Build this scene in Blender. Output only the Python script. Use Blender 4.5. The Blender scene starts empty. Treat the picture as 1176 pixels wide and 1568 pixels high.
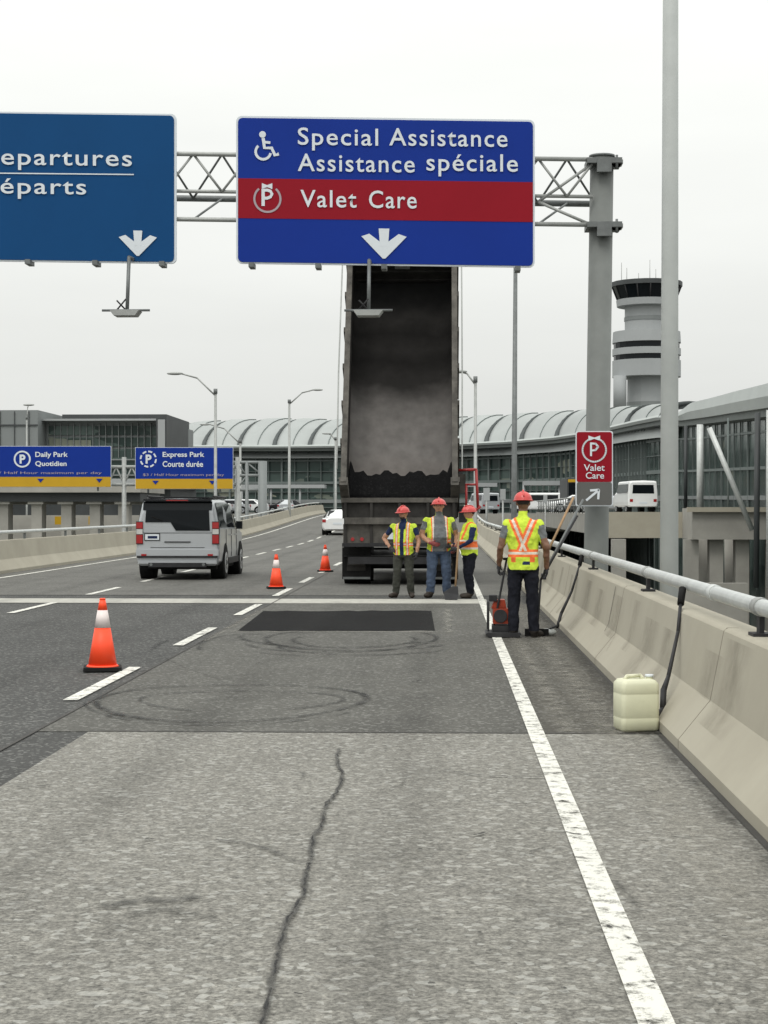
import bpy, bmesh, math, random
from mathutils import Vector, Matrix
random.seed(7)
F=2600.0; TH=math.atan(92/F); H=1.6
sc=bpy.context.scene
def WX(px,Y): return Y*math.tan(math.atan((px-588)/F)-TH)
def W(px,py,Y):
    X=WX(px,Y); d=Y*math.cos(TH)-X*math.sin(TH)
    return (X,Y,H-(py-781)/F*d)
def GY(py): return H*F/(py-781)
def zr(Y):
    t=min(1,max(0,(Y-75)/85)); return 1.25*t*t*(3-2*t)
# ---------------------------------------------------------------- materials
def nt(name):
    m=bpy.data.materials.new(name); m.use_nodes=True
    n=m.node_tree.nodes; l=m.node_tree.links
    return m,n,l,n['Principled BSDF']
def mat(name,c,rough=.6,metal=0,var=.12,scale=4,bump=0,c2=None,spec=.5,fine=0,coat=0):
    m,n,l,b=nt(name)
    b.inputs['Roughness'].default_value=rough; b.inputs['Metallic'].default_value=metal
    b.inputs['Specular IOR Level'].default_value=spec
    if coat: b.inputs['Coat Weight'].default_value=coat; b.inputs['Coat Roughness'].default_value=.06
    tc=n.new('ShaderNodeTexCoord')
    no=n.new('ShaderNodeTexNoise'); no.inputs['Scale'].default_value=scale; no.inputs['Detail'].default_value=6
    no.inputs['Roughness'].default_value=.65
    l.new(tc.outputs['Object'],no.inputs['Vector'])
    r=n.new('ShaderNodeMapRange'); r.inputs[1].default_value=.3; r.inputs[2].default_value=.7
    l.new(no.outputs['Fac'],r.inputs[0])
    mx=n.new('ShaderNodeMix'); mx.data_type='RGBA'
    l.new(r.outputs[0],mx.inputs['Factor'])
    a=c2 if c2 else tuple(x*(1-var) for x in c)
    bb=c if c2 else tuple(min(1,x*(1+var)) for x in c)
    mx.inputs['A'].default_value=(*a,1); mx.inputs['B'].default_value=(*bb,1)
    out=mx.outputs['Result']
    l.new(out,b.inputs['Base Color'])
    if bump:
        bp=n.new('ShaderNodeBump'); bp.inputs['Strength'].default_value=bump; bp.inputs['Distance'].default_value=.02
        l.new(no.outputs['Fac'],bp.inputs['Height']); l.new(bp.outputs[0],b.inputs['Normal'])
    return m
def asphalt(name,c,speck=.5,sc1=90,blotch=.18,bump=.5,light=(.5,.5,.47),streak=.7,spec=.3):
    m,n,l,b=nt(name)
    b.inputs['Roughness'].default_value=.88; b.inputs['Specular IOR Level'].default_value=spec
    tc=n.new('ShaderNodeTexCoord')
    def noise(s,det,ro=.6):
        x=n.new('ShaderNodeTexNoise'); x.inputs['Scale'].default_value=s; x.inputs['Detail'].default_value=det; x.inputs['Roughness'].default_value=ro
        l.new(tc.outputs['Object'],x.inputs['Vector']); return x
    def rng(src,a,bv,lo,hi):
        r=n.new('ShaderNodeMapRange'); 
        for i,v in enumerate((a,bv,lo,hi)): r.inputs[i+1].default_value=v
        l.new(src,r.inputs[0]); return r.outputs[0]
    def mul(a,bv):
        x=n.new('ShaderNodeMath'); x.operation='MULTIPLY'; l.new(a,x.inputs[0]); l.new(bv,x.inputs[1]); return x.outputs[0]
    n1=noise(.7,5); n2=noise(sc1,3,.8); n3=noise(sc1*.35,2)
    mp=n.new('ShaderNodeMapping'); mp.inputs['Scale'].default_value=(2.2,.12,1); l.new(tc.outputs['Object'],mp.inputs[0])
    n4=n.new('ShaderNodeTexNoise'); n4.inputs['Scale'].default_value=1; n4.inputs['Detail'].default_value=4; l.new(mp.outputs[0],n4.inputs['Vector'])
    v=mul(rng(n1.outputs[0],.3,.7,1-blotch,1+blotch),rng(n4.outputs[0],.3,.7,1-blotch*streak,1+blotch*streak))
    v=mul(v,rng(n2.outputs[0],.3,.7,1-speck,1+speck)); v=mul(v,rng(n3.outputs[0],.3,.7,1-speck*.5,1+speck*.5))
    vm=n.new('ShaderNodeVectorMath'); vm.operation='SCALE'; vm.inputs[0].default_value=c; l.new(v,vm.inputs['Scale'])
    vo=n.new('ShaderNodeTexVoronoi'); vo.inputs['Scale'].default_value=sc1*.55; l.new(tc.outputs['Object'],vo.inputs['Vector'])
    st=n.new('ShaderNodeSeparateColor'); l.new(vo.outputs['Color'],st.inputs[0])
    th=rng(st.outputs[0],.80,.95,0,.55*speck)
    mx=n.new('ShaderNodeMix'); mx.data_type='RGBA'; l.new(th,mx.inputs['Factor']); l.new(vm.outputs[0],mx.inputs['A']); mx.inputs['B'].default_value=(*light,1)
    l.new(mx.outputs['Result'],b.inputs['Base Color'])
    bp=n.new('ShaderNodeBump'); bp.inputs['Strength'].default_value=bump; bp.inputs['Distance'].default_value=.004
    l.new(n2.outputs[0],bp.inputs['Height']); l.new(bp.outputs[0],b.inputs['Normal'])
    return m
def markmat(name,c,strength=.7,scale=6,power=1,lo=.35,hi=.6):
    m,n,l,b=nt(name); b.inputs['Base Color'].default_value=(*c,1); b.inputs['Roughness'].default_value=.8
    uv=n.new('ShaderNodeUVMap'); sp=n.new('ShaderNodeSeparateXYZ'); l.new(uv.outputs[0],sp.inputs[0])
    def M(op,a,bv=None):
        x=n.new('ShaderNodeMath'); x.operation=op
        for i,q in enumerate((a,bv)):
            if q is None: continue
            if isinstance(q,(int,float)): x.inputs[i].default_value=q
            else: l.new(q,x.inputs[i])
        return x.outputs[0]
    e=M('SUBTRACT',1,M('ABSOLUTE',M('SUBTRACT',M('MULTIPLY',sp.outputs[1],2),1)))
    e=M('POWER',e,power)
    tc=n.new('ShaderNodeTexCoord'); no=n.new('ShaderNodeTexNoise'); no.inputs['Scale'].default_value=scale; no.inputs['Detail'].default_value=8; no.inputs['Roughness'].default_value=.7
    l.new(tc.outputs['Object'],no.inputs['Vector'])
    r=n.new('ShaderNodeMapRange'); r.inputs[1].default_value=lo; r.inputs[2].default_value=hi; l.new(no.outputs[0],r.inputs[0])
    a=M('MULTIPLY',M('MULTIPLY',e,r.outputs[0]),strength)
    l.new(a,b.inputs['Alpha'])
    return m
def paint(name,c=(.75,.74,.68),wear=.46):
    m,n,l,b=nt(name); b.inputs['Roughness'].default_value=.7
    tc=n.new('ShaderNodeTexCoord')
    no=n.new('ShaderNodeTexNoise'); no.inputs['Scale'].default_value=9; no.inputs['Detail'].default_value=10; no.inputs['Roughness'].default_value=.8
    l.new(tc.outputs['Object'],no.inputs['Vector'])
    r=n.new('ShaderNodeMapRange'); r.inputs[1].default_value=wear-.1; r.inputs[2].default_value=wear+.02; r.inputs[3].default_value=0; r.inputs[4].default_value=1; l.new(no.outputs[0],r.inputs[0])
    n2=n.new('ShaderNodeTexNoise'); n2.inputs['Scale'].default_value=1.2; n2.inputs['Detail'].default_value=5; l.new(tc.outputs['Object'],n2.inputs['Vector'])
    mx=n.new('ShaderNodeMix'); mx.data_type='RGBA'; l.new(n2.outputs[0],mx.inputs['Factor'])
    mx.inputs['A'].default_value=(*[x*.72 for x in c],1); mx.inputs['B'].default_value=(*c,1)
    l.new(mx.outputs['Result'],b.inputs['Base Color']); l.new(r.outputs[0],b.inputs['Alpha'])
    return m
MT={}
MT['asph_near']=asphalt('worn_asphalt_near',(.178,.172,.154),.62,55,.09,.8,streak=.4)
MT['asph_mid']=asphalt('asphalt_mid',(.082,.080,.072),.4,75,.15)
MT['asph']=asphalt('asphalt_lanes',(.054,.054,.052),.4,75,.16)
MT['asph_sh']=asphalt('asphalt_shoulder',(.064,.060,.051),.4,75,.14)
MT['asph_far']=asphalt('asphalt_far',(.10,.098,.09),.3,60,.14)
MT['asph_new']=asphalt('fresh_asphalt',(.007,.007,.0075),.5,60,.2,.8,(.03,.03,.03),spec=.1)
MT['conc']=mat('barrier_concrete',(.39,.365,.295),.88,0,.14,.8,.15,c2=(.325,.30,.24))
MT['conc2']=mat('structure_concrete',(.33,.32,.29),.85,0,.15,.5)
MT['concj']=mat('joint_concrete',(.50,.49,.44),.85,0,.2,6,.3,c2=(.32,.31,.28))
MT['groove']=mat('groove_dark',(.05,.047,.043),.9)
MT['seam']=mat('barrier_seam',(.20,.185,.15),.9)
MT['paint']=paint('road_paint_white',wear=.475)
MT['steel']=mat('galvanised_steel',(.33,.34,.33),.55,.3,.15,5)
MT['steeld']=mat('galvanised_steel_dark',(.15,.16,.16),.55,.3,.2,6)
MT['post']=mat('post_grey_paint',(.165,.175,.168),.6,.0,.12,2,spec=.3)
MT['pole']=mat('pole_grey_paint',(.42,.44,.43),.55,.0,.08,2,spec=.3)
MT['rail']=mat('rail_white_metal',(.55,.57,.56),.45,.2,.12,6)
MT['blue']=mat('sign_blue',(.005,.030,.25),.6,0,.05,.8,spec=.15)
MT['teal']=mat('sign_blue_teal',(.003,.058,.18),.6,0,.05,.8,spec=.15)
MT['red']=mat('sign_red',(.26,.006,.016),.6,0,.05,.8,spec=.15)
MT['yellow']=mat('sign_yellow',(.5,.30,.02),.5,0,.06,.8,spec=.2)
MT['white']=mat('sign_white',(.66,.70,.74),.5,0,.04,2,spec=.2)
MT['dgrey']=mat('sign_grey',(.10,.10,.095),.5,0,.06,2)
MT['black']=mat('black_rubber',(.010,.010,.010),.8,0,.3,12,spec=.2)
MT['dark']=mat('dark_metal',(.03,.03,.032),.6,.2,.3,5,spec=.3)
MT['truckgrey']=mat('truck_grey_dusty',(.15,.14,.125),.8,0,.3,3,.2,c2=(.05,.047,.043),spec=.2)
MT['tarm']=mat('truck_body_metal',(.04,.038,.036),.8,.1,.4,2.5,.2,spec=.15)
MT['silver']=mat('car_silver_paint',(.44,.46,.48),.3,.3,.03,2,coat=.5)
MT['carwhite']=mat('car_white_paint',(.75,.76,.76),.3,0,.03,2,coat=.5)
MT['cardark']=mat('car_dark_paint',(.012,.013,.015),.3,0,.05,2,spec=.25)
MT['glass']=mat('tinted_glass',(.006,.008,.010),.05,0,.2,2,spec=.18)
MT['tail']=mat('tail_light_red',(.33,.01,.012),.2,0,.1,8,coat=.4)
MT['clear']=mat('lamp_clear',(.5,.5,.48),.15,0,.1,8,coat=.5)
MT['cone']=mat('cone_orange',(1.0,.075,.018),.5,0,.06,6)
MT['conew']=mat('cone_reflective',(.74,.66,.64),.4,0,.06,9)
MT['jug']=mat('jug_plastic',(.62,.62,.45),.4,0,.08,3); 
MT['helmet']=mat('helmet_red',(.55,.05,.045),.35,0,.08,6,coat=.2)
MT['lime']=mat('vest_lime',(.56,.72,.05),.8,0,.2,11,.4)
MT['orange']=mat('vest_orange',(.90,.17,.04),.8,0,.18,11,.4)
MT['refl']=mat('vest_silver',(.66,.60,.50),.4,0,.12,14)
MT['navy']=mat('cloth_navy',(.018,.028,.075),.9,0,.25,12,.3,spec=.2)
MT['greycloth']=mat('cloth_grey',(.14,.15,.155),.9,0,.2,12,.3)
MT['jeans']=mat('cloth_jeans',(.07,.10,.16),.9,0,.3,9,.4)
MT['olive']=mat('cloth_olive_dark',(.045,.047,.038),.9,0,.3,9,.4)
MT['blackcloth']=mat('cloth_black',(.011,.012,.018),.9,0,.3,9,.4,spec=.2)
MT['boot']=mat('boot_leather',(.035,.025,.018),.7,0,.3,12)
MT['skin']=mat('skin',(.42,.22,.14),.55,0,.12,14)
MT['skind']=mat('skin_dark',(.17,.085,.05),.55,0,.12,14)
MT['hair']=mat('hair_dark',(.02,.015,.012),.8,0,.2,20)
MT['glove']=mat('work_glove',(.04,.04,.045),.85,0,.3,12)
MT['glover']=mat('work_glove_red',(.22,.05,.05),.85,0,.3,12)
MT['eye']=mat('eye_dark',(.02,.015,.015),.3)
MT['lip']=mat('lips',(.25,.10,.08),.5)
MT['compact']=mat('engine_red_orange',(.30,.04,.015),.5,0,.35,12,spec=.3)
MT['wood']=mat('wood_handle',(.30,.19,.10),.7,0,.2,12)
MT['roof']=mat('roof_white_metal',(.33,.35,.345),.65,0,.07,.15,spec=.2)
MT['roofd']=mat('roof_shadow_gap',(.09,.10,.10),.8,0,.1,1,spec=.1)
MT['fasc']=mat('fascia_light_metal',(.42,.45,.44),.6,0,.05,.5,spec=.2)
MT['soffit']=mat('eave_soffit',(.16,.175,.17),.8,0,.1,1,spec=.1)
MT['bldg']=mat('building_grey_panel',(.20,.215,.215),.6,.1,.08,.2)
MT['bldgd']=mat('building_dark',(.045,.05,.052),.6,0,.2,.4)
MT['mull']=mat('mullion_grey',(.15,.175,.17),.6,.0,.08,1,spec=.2)
MT['tower']=mat('tower_grey',(.34,.355,.36),.7,0,.05,.2,spec=.2)
MT['field']=mat('ground_grey',(.13,.135,.12),.9,0,.3,.05)
MT['redpaint']=mat('red_paint_metal',(.30,.02,.02),.45,0,.15,9)
def glassfacade():
    m,n,l,b=nt('facade_glass'); b.inputs['Roughness'].default_value=.2; b.inputs['Specular IOR Level'].default_value=.2
    tc=n.new('ShaderNodeTexCoord'); mp=n.new('ShaderNodeMapping'); mp.inputs['Scale'].default_value=(.3,.22,.8); l.new(tc.outputs['Object'],mp.inputs[0])
    vo=n.new('ShaderNodeTexVoronoi'); vo.distance='CHEBYCHEV'; vo.inputs['Scale'].default_value=1; l.new(mp.outputs[0],vo.inputs['Vector'])
    s=n.new('ShaderNodeSeparateColor'); l.new(vo.outputs['Color'],s.inputs[0])
    cr=n.new('ShaderNodeValToRGB'); cr.color_ramp.elements[0].color=(.025,.042,.038,1); cr.color_ramp.elements[1].color=(.10,.135,.125,1)
    e=cr.color_ramp.elements.new(.93); e.color=(.075,.105,.096,1); e=cr.color_ramp.elements.new(.97); e.color=(.24,.25,.20,1)  # few pale cells: interior lights painted into the glass base colour
    l.new(s.outputs[0],cr.inputs[0]); l.new(cr.outputs[0],b.inputs['Base Color'])
    return m
MT['fglass']=glassfacade()
def bedfloor():
    m,n,l,b=nt('bed_floor_dusty_steel'); b.inputs['Roughness'].default_value=.85; b.inputs['Specular IOR Level'].default_value=.15
    uv=n.new('ShaderNodeUVMap'); sp=n.new('ShaderNodeSeparateXYZ'); l.new(uv.outputs[0],sp.inputs[0])
    mp=n.new('ShaderNodeMapping'); mp.inputs['Scale'].default_value=(1,2.4,1); l.new(uv.outputs[0],mp.inputs[0])
    no=n.new('ShaderNodeTexNoise'); no.inputs['Scale'].default_value=2.6; no.inputs['Detail'].default_value=5; l.new(mp.outputs[0],no.inputs['Vector'])
    ad=n.new('ShaderNodeMath'); ad.operation='MULTIPLY_ADD'; l.new(no.outputs[0],ad.inputs[0]); ad.inputs[1].default_value=.13; l.new(sp.outputs[1],ad.inputs[2])
    cr=n.new('ShaderNodeValToRGB'); r=cr.color_ramp
    r.elements[0].position=.2; r.elements[0].color=(.17,.155,.145,1); r.elements[1].position=1; r.elements[1].color=(.015,.015,.015,1)
    for p,c in ((.30,.17),(.44,.15),(.51,.11),(.555,.06),(.60,.022),(.70,.010),(.76,.018),(.82,.012),(.9,.03)):
        e=r.elements.new(p); e.color=(c,c*.94,c*.9,1)
    l.new(ad.outputs[0],cr.inputs[0])
    n2=n.new('ShaderNodeTexNoise'); n2.inputs['Scale'].default_value=9; n2.inputs['Detail'].default_value=8; l.new(mp.outputs[0],n2.inputs['Vector'])
    rr=n.new('ShaderNodeMapRange'); rr.inputs[1].default_value=.3; rr.inputs[2].default_value=.7; rr.inputs[3].default_value=.82; rr.inputs[4].default_value=1.15; l.new(n2.outputs[0],rr.inputs[0])
    vm=n.new('ShaderNodeVectorMath'); vm.operation='SCALE'; l.new(cr.outputs[0],vm.inputs[0]); l.new(rr.outputs[0],vm.inputs['Scale'])
    l.new(vm.outputs[0],b.inputs['Base Color']); return m
MT['bed']=bedfloor()
MT['m_skid']=markmat('tyre_skid',(.012,.012,.012),.75,5,.9,.35,.6)
MT['m_soft']=markmat('soft_stain',(.02,.019,.017),.5,3,1.3,.35,.65)
MT['m_path']=markmat('wheel_path_stain',(.02,.019,.017),.2,1.2,1.3,.3,.7)
MT['m_crack']=markmat('crack_sealant',(.06,.058,.053),1.0,10,.5,.2,.55)
MT['m_core']=markmat('crack_core',(.01,.01,.01),1.2,5,.6,.44,.56)
MT['m_dust']=markmat('pale_dust',(.40,.38,.33),.3,6,.9,.38,.6)
MT['m_drip']=markmat('stain_drip',(.16,.14,.105),.28,4,.9,.3,.6)
# ---------------------------------------------------------------- mesh builder
class MB:
    def __init__(s,name): s.name=name; s.v=[]; s.f=[]; s.mi=[]; s.sm=[]; s.mats=[]; s.M=Matrix()
    def add(s,vs,fs,m,smooth=False):
        o=len(s.v); s.v+= [tuple(s.M@Vector(p)) for p in vs]
        mm=MT[m] if isinstance(m,str) else m
        if mm not in s.mats: s.mats.append(mm)
        k=s.mats.index(mm)
        for f in fs: s.f.append(tuple(i+o for i in f)); s.mi.append(k); s.sm.append(smooth)
    def box(s,x0,x1,y0,y1,z0,z1,m):
        vs=[(x,y,z) for z in (z0,z1) for y in (y0,y1) for x in (x0,x1)]
        s.add(vs,[(0,2,3,1),(4,5,7,6),(0,1,5,4),(2,6,7,3),(0,4,6,2),(1,3,7,5)],m)
    def cyl(s,p0,p1,r0,r1=None,m='steel',n=12,smooth=True):
        if r1 is None: r1=r0
        p0=Vector(p0);p1=Vector(p1);d=(p1-p0).normalized()
        a=d.orthogonal().normalized(); b=d.cross(a)
        vs=[]
        for p,r in ((p0,r0),(p1,r1)):
            for i in range(n):
                t=2*math.pi*i/n; vs.append(tuple(p+a*r*math.cos(t)+b*r*math.sin(t)))
        s.add(vs,[(i,(i+1)%n,n+(i+1)%n,n+i) for i in range(n)],m,smooth)
        s.add(vs,[tuple(range(n)),tuple(range(n,2*n))],m)
    def tube(s,pts,r,m,n=10):
        for i in range(len(pts)-1):
            rr=r if not isinstance(r,(list,tuple)) else r[i]; r2=r if not isinstance(r,(list,tuple)) else r[i+1]
            s.cyl(pts[i],pts[i+1],rr,r2,m,n)
            if i: s.ell(pts[i],(rr,rr,rr),m,8)
    def prism(s,poly,ax,a0,a1,m):
        n=len(poly)
        def P(p,a): return {'x':(a,p[0],p[1]),'y':(p[0],a,p[1]),'z':(p[0],p[1],a)}[ax]
        vs=[P(p,a0) for p in poly]+[P(p,a1) for p in poly]
        s.add(vs,[tuple(range(n)),tuple(range(2*n-1,n-1,-1))]+[(i,(i+1)%n,n+(i+1)%n,n+i) for i in range(n)],m)
    def ell(s,c,r,m,n=12,zmin=-1.01):
        vs=[];fs=[];k=n//2+1
        for j in range(k+1):
            ph=-math.pi/2+math.pi*j/k
            for i in range(n):
                t=2*math.pi*i/n
                vs.append((c[0]+r[0]*math.cos(ph)*math.cos(t),c[1]+r[1]*math.cos(ph)*math.sin(t),c[2]+r[2]*max(zmin,math.sin(ph))))
        for j in range(k):
            for i in range(n): fs.append((j*n+i,j*n+(i+1)%n,(j+1)*n+(i+1)%n,(j+1)*n+i))
        s.add(vs,fs,m,True)
    def loft(s,rings,m,cap=True,smooth=False,close=True):
        n=len(rings[0]); vs=[p for r in rings for p in r]; fs=[]
        for j in range(len(rings)-1):
            for i in range(n if close else n-1): fs.append((j*n+i,j*n+(i+1)%n,(j+1)*n+(i+1)%n,(j+1)*n+i))
        s.add(vs,fs,m,smooth)
        if cap: s.add(vs,[tuple(range(n)),tuple(range((len(rings)-1)*n,len(rings)*n))],m)
    def done(s,parent=None,bevel=0,loc=None,rot=0,weld=True,recalc=True):
        me=bpy.data.meshes.new(s.name); me.from_pydata(s.v,[],s.f)
        for x in s.mats: me.materials.append(x)
        me.polygons.foreach_set('material_index',s.mi); me.polygons.foreach_set('use_smooth',s.sm)
        bm=bmesh.new(); bm.from_mesh(me)
        if weld: bmesh.ops.remove_doubles(bm,verts=bm.verts,dist=1e-5)
        if recalc: bmesh.ops.recalc_face_normals(bm,faces=bm.faces)
        bm.to_mesh(me); bm.free()
        o=bpy.data.objects.new(s.name,me); sc.collection.objects.link(o)
        if parent: o.parent=parent
        if loc: o.location=loc
        o.rotation_euler[2]=rot
        if bevel:
            b=o.modifiers.new('bevel','BEVEL'); b.width=bevel; b.segments=2; b.limit_method='ANGLE'; b.angle_limit=math.radians(40)
        return o
def empty(name,loc=(0,0,0),rot=0):
    e=bpy.data.objects.new(name,None); sc.collection.objects.link(e); e.location=loc; e.rotation_euler[2]=rot; return e
def ribbon(name,pts,w,m,z=.014,parent=None):
    n=len(pts); vs=[];uvs=[]
    for i,p in enumerate(pts):
        a=Vector(pts[max(0,i-1)]);b=Vector(pts[min(n-1,i+1)]); d=(b-a).normalized(); q=Vector((-d.y,d.x))
        ww=(w[i] if isinstance(w,(list,tuple)) else w)/2
        pp=Vector(p)
        vs+=[(*(pp+q*ww),z+zr(pp.y)),(*(pp-q*ww),z+zr(pp.y))]
        uvs+=[(i/(n-1),0),(i/(n-1),1)]
    fs=[(2*i,2*i+1,2*i+3,2*i+2) for i in range(n-1)]
    me=bpy.data.meshes.new(name); me.from_pydata(vs,[],fs); u=me.uv_layers.new()
    for lp in me.loops: u.data[lp.index].uv=uvs[lp.vertex_index]
    me.materials.append(MT[m]); o=bpy.data.objects.new(name,me); sc.collection.objects.link(o)
    if parent: o.parent=parent
    return o
# ---------------------------------------------------------------- ground / road
g=MB('ground'); g.add([(-2500,-300,-6),(2500,-300,-6),(2500,4000,-6),(-2500,4000,-6)],[(0,1,2,3)],'field'); g.done()
YS=[-6,0,5,12.2,20,29.3,30.6,40,50,60,70]+[75+5*i for i in range(18)]+[175,200,236]
def strip(b,x0,x1,y0,y1,dz,m):
    ys=[y0]+[y for y in YS if y0<y<y1]+[y1]
    vs=[];
    for y in ys: vs+=[(x0,y,zr(y)+dz),(x1,y,zr(y)+dz)]
    b.add(vs,[(2*i,2*i+1,2*i+3,2*i+2) for i in range(len(ys)-1)],m)
r=MB('road')
strip(r,-11.6,2.2,-6,159.5,0,'asph')
for x in (-11.6,2.2):
    ys=[y for y in YS if y<160]
    vs=[]
    for y in ys: vs+=[(x,y,zr(y)-.001),(x,y,zr(y)-1.3)]
    r.add(vs,[(2*i,2*i+1,2*i+3,2*i+2) for i in range(len(ys)-1)],'conc2')
strip(r,-11.6,2.2,-6,159.5,-1.3,'conc2')
for y in range(10,155,22):
    r.box(-9.5,-7.8,y,y+1.4,-6,-1.3,'conc2'); r.box(-1.6,0.1,y,y+1.4,-6,-1.3,'conc2')
r.done(recalc=False)
p=MB('road_surface_patches')
strip(p,-2.56,1.75,-6,12.15,.004,'asph_near')
strip(p,-2.93,.62,12.15,28.9,.004,'asph_mid'); strip(p,.62,1.7,12.15,28.9,.004,'asph_sh')
strip(p,-11.3,1.7,31.6,159,.004,'asph_far')
strip(p,-11.3,.75,28.95,30.45,.005,'concj')
pe=[]
for i in range(15): pe.append((-2.72+2.6*i/14,22.3+.2*i/14+random.uniform(-.10,.10),.008))
for i in range(15): pe.append((-.2-2.65*i/14,26.9-.2*i/14+random.uniform(-.12,.12),.008))
p.add(pe,[tuple(range(30))],'asph_new')
p.done(recalc=False,weld=False)
gr=MB('pavement_joints')
strip(gr,-2.56,1.6,12.14,12.17,.010,'groove')
for y in (28.9,30.47,31.6): strip(gr,-11.3,1.6,y,y+.05,.011,'groove')
strip(gr,-2.95,-2.93,2,60,.010,'groove')
strip(gr,1.51,1.57,3,60,.010,'groove')
gr.done(recalc=False,weld=False)
mk=MB('lane_markings')
strip(mk,.60,.715,2,150,.012,'paint')
y=GY(1076)
for k in range(25):
    strip(mk,-3.19,-3.06,y,y+3.0,.012,'paint'); y+=5.75
y=GY(941)
for k in range(24):
    strip(mk,-6.76,-6.63,y-11.5,y-11.5+3,.012,'paint'); y+=5.75
strip(mk,-10.45,-10.33,10,150,.012,'paint')
mk.done(recalc=False,weld=False)
marks=empty('road_stains')
def ring(cx,cy,rx,ry,a0,a1,w,m='m_skid'):
    pts=[]
    for i in range(49):
        t=math.radians(a0+(a1-a0)*i/48); k=1+.05*math.sin(3*t)
        pts.append((cx+rx*k*math.cos(t),cy+ry*k*math.sin(t)))
    ribbon('skid_mark',pts,w,m,.014,marks)
ring(-1.78,14.1,1.12,1.35,20,395,.09)
ring(-1.70,14.15,.85,.75,-60,250,.07)
ring(-1.75,14.0,1.22,1.42,180,330,.06)
ring(-1.15,20.9,1.05,1.7,120,400,.11); ring(-1.1,20.7,.75,1.1,150,390,.11); ring(-1.3,21.2,1.25,1.5,170,330,.12)
ring(-.9,19.6,1.0,.9,170,340,.1); ring(-1.3,20.0,1.0,1.0,180,350,.12); ring(-1.0,20.6,1.2,1.3,190,330,.14); ring(-2.4,20.2,.5,1.6,80,220,.1)
ring(-1.2,19.0,.9,.5,180,350,.08)
def rib(pxs,w,m,z=.015):
    ribbon('surface_mark',[(WX(a,GY(b)),GY(b)) for a,b in pxs],w,m,z,marks)
def smooth(pts,k=6,j=0):
    out=[]
    for i in range(len(pts)-1):
        p0=Vector(pts[max(0,i-1)]);p1=Vector(pts[i]);p2=Vector(pts[i+1]);p3=Vector(pts[min(len(pts)-1,i+2)])
        for q in range(k):
            t=q/k
            c=.5*((2*p1)+(-p0+p2)*t+(2*p0-5*p1+4*p2-p3)*t*t+(-p0+3*p1-3*p2+p3)*t**3)
            out.append((c[0]+random.uniform(-j,j),c[1]))
    out.append(tuple(pts[-1])); return out
crk=smooth([(519,1150),(517,1172),(524,1192),(512,1222),(498,1240),(492,1268),(478,1290),(476,1325),(468,1345),(462,1380),(440,1418),(428,1460),(418,1500),(404,1568),(396,1620)],7,2)
rib(crk,[.024+.014*random.random() for _ in crk],'m_crack',.016)
rib([(a+random.uniform(-2,2),b) for a,b in crk],[.006+.012*random.random() for _ in crk],'m_core',.0175)
rib(smooth([(462,1322),(472,1330),(482,1318)],4),.04,'m_core',.018)
rib(smooth([(330,1292),(380,1298),(420,1310),(452,1325)],5),.045,'m_skid')
rib(smooth([(160,1398),(215,1386),(260,1388),(305,1380)],5),.12,'m_skid')
rib(smooth([(200,1410),(250,1400),(330,1415)],5),.12,'m_soft')
rib(smooth([(680,1182),(740,1190),(830,1192)],5),.02,'m_crack')
rib(smooth([(900,1120),(960,1125),(1035,1122)],5),.06,'m_soft')
rib(smooth([(520,1480),(560,1478),(600,1492)],5),.07,'m_soft'); rib(smooth([(60,1500),(150,1450),(190,1420)],5),.12,'m_path')
rib(smooth([(690,1360),(790,1375),(880,1420)],5),.25,'m_path'); rib(smooth([(0,1400),(120,1375),(200,1360)],5),.3,'m_path')
rib(smooth([(940,1350),(965,1375),(985,1400)],5),.06,'m_soft')
rib(smooth([(230,1000),(250,985),(300,975),(330,968)],5),.07,'m_skid'); rib(smooth([(240,1005),(330,1040),(480,1050)],6),.05,'m_soft')
rib(smooth([(140,1075),(165,1095),(230,1106)],5),.08,'m_skid')
for a,b,c,d in ((25,1212,80,1208),(0,1418,60,1414),(0,1503,20,1498),(725,1282,742,1278),(865,1276,890,1280),(300,1155,370,1150),(930,1420,965,1440)):
    rib([(a,b),((a+c)/2,(b+d)/2+1),(c,d)],.022,'m_core')
for k in range(40):
    a=random.uniform(0,1150);b=random.uniform(1140,1560); s_=random.uniform(2,7)
    rib([(a,b),(a+s_,b+random.uniform(-1.5,1.5)),(a+2*s_,b+random.uniform(-2,2))],random.uniform(.008,.02),'m_core',.0165)
for x,w in ((-1.85,.6),(-.2,.6)):
    ribbon('wheel_path',[(x+.04*math.sin(i),3+i*.8) for i in range(34)],w,'m_path',.0135,marks)
for x in (-5.7,-4.1,-9.3,-7.7): ribbon('wheel_path',[(x+.05*math.sin(i),12+i*3) for i in range(30)],.7,'m_path',.0135,marks)
ribbon('dust_strip',[(1.2,3+i*1.2) for i in range(26)],.4,'m_dust',.015,marks)
ribbon('dust_strip',[(.9,12.2+i*.7) for i in range(22)],.25,'m_dust',.0152,marks)
ribbon('dirt_strip',[(1.47,3+i*1.2) for i in range(26)],.2,'m_soft',.016,marks)
for k in range(22):
    x=random.uniform(-2.2,.5);yy=random.uniform(7,28);l=random.uniform(.15,.6);a=random.uniform(0,3.14)
    ribbon('scuff',[(x,yy),(x+l*.5*math.cos(a),yy+l*.5*math.sin(a)),(x+l*math.cos(a+.3),yy+l*math.sin(a+.3))],random.uniform(.02,.05),'m_soft',.0165,marks)
ribbon('patch_edge_dust',[(-2.8+.1*i,22.1+.06*math.sin(i*1.7)) for i in range(28)],.2,'m_dust',.017,marks)
ribbon('patch_edge_dust',[(-2.9+.02*math.sin(i*2),20.5+i*.4) for i in range(18)],.12,'m_dust',.0175,marks)
ribbon('patch_edge_dust',[(.05+.03*math.sin(i*2),22+i*.35) for i in range(16)],.15,'m_dust',.0175,marks)
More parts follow.
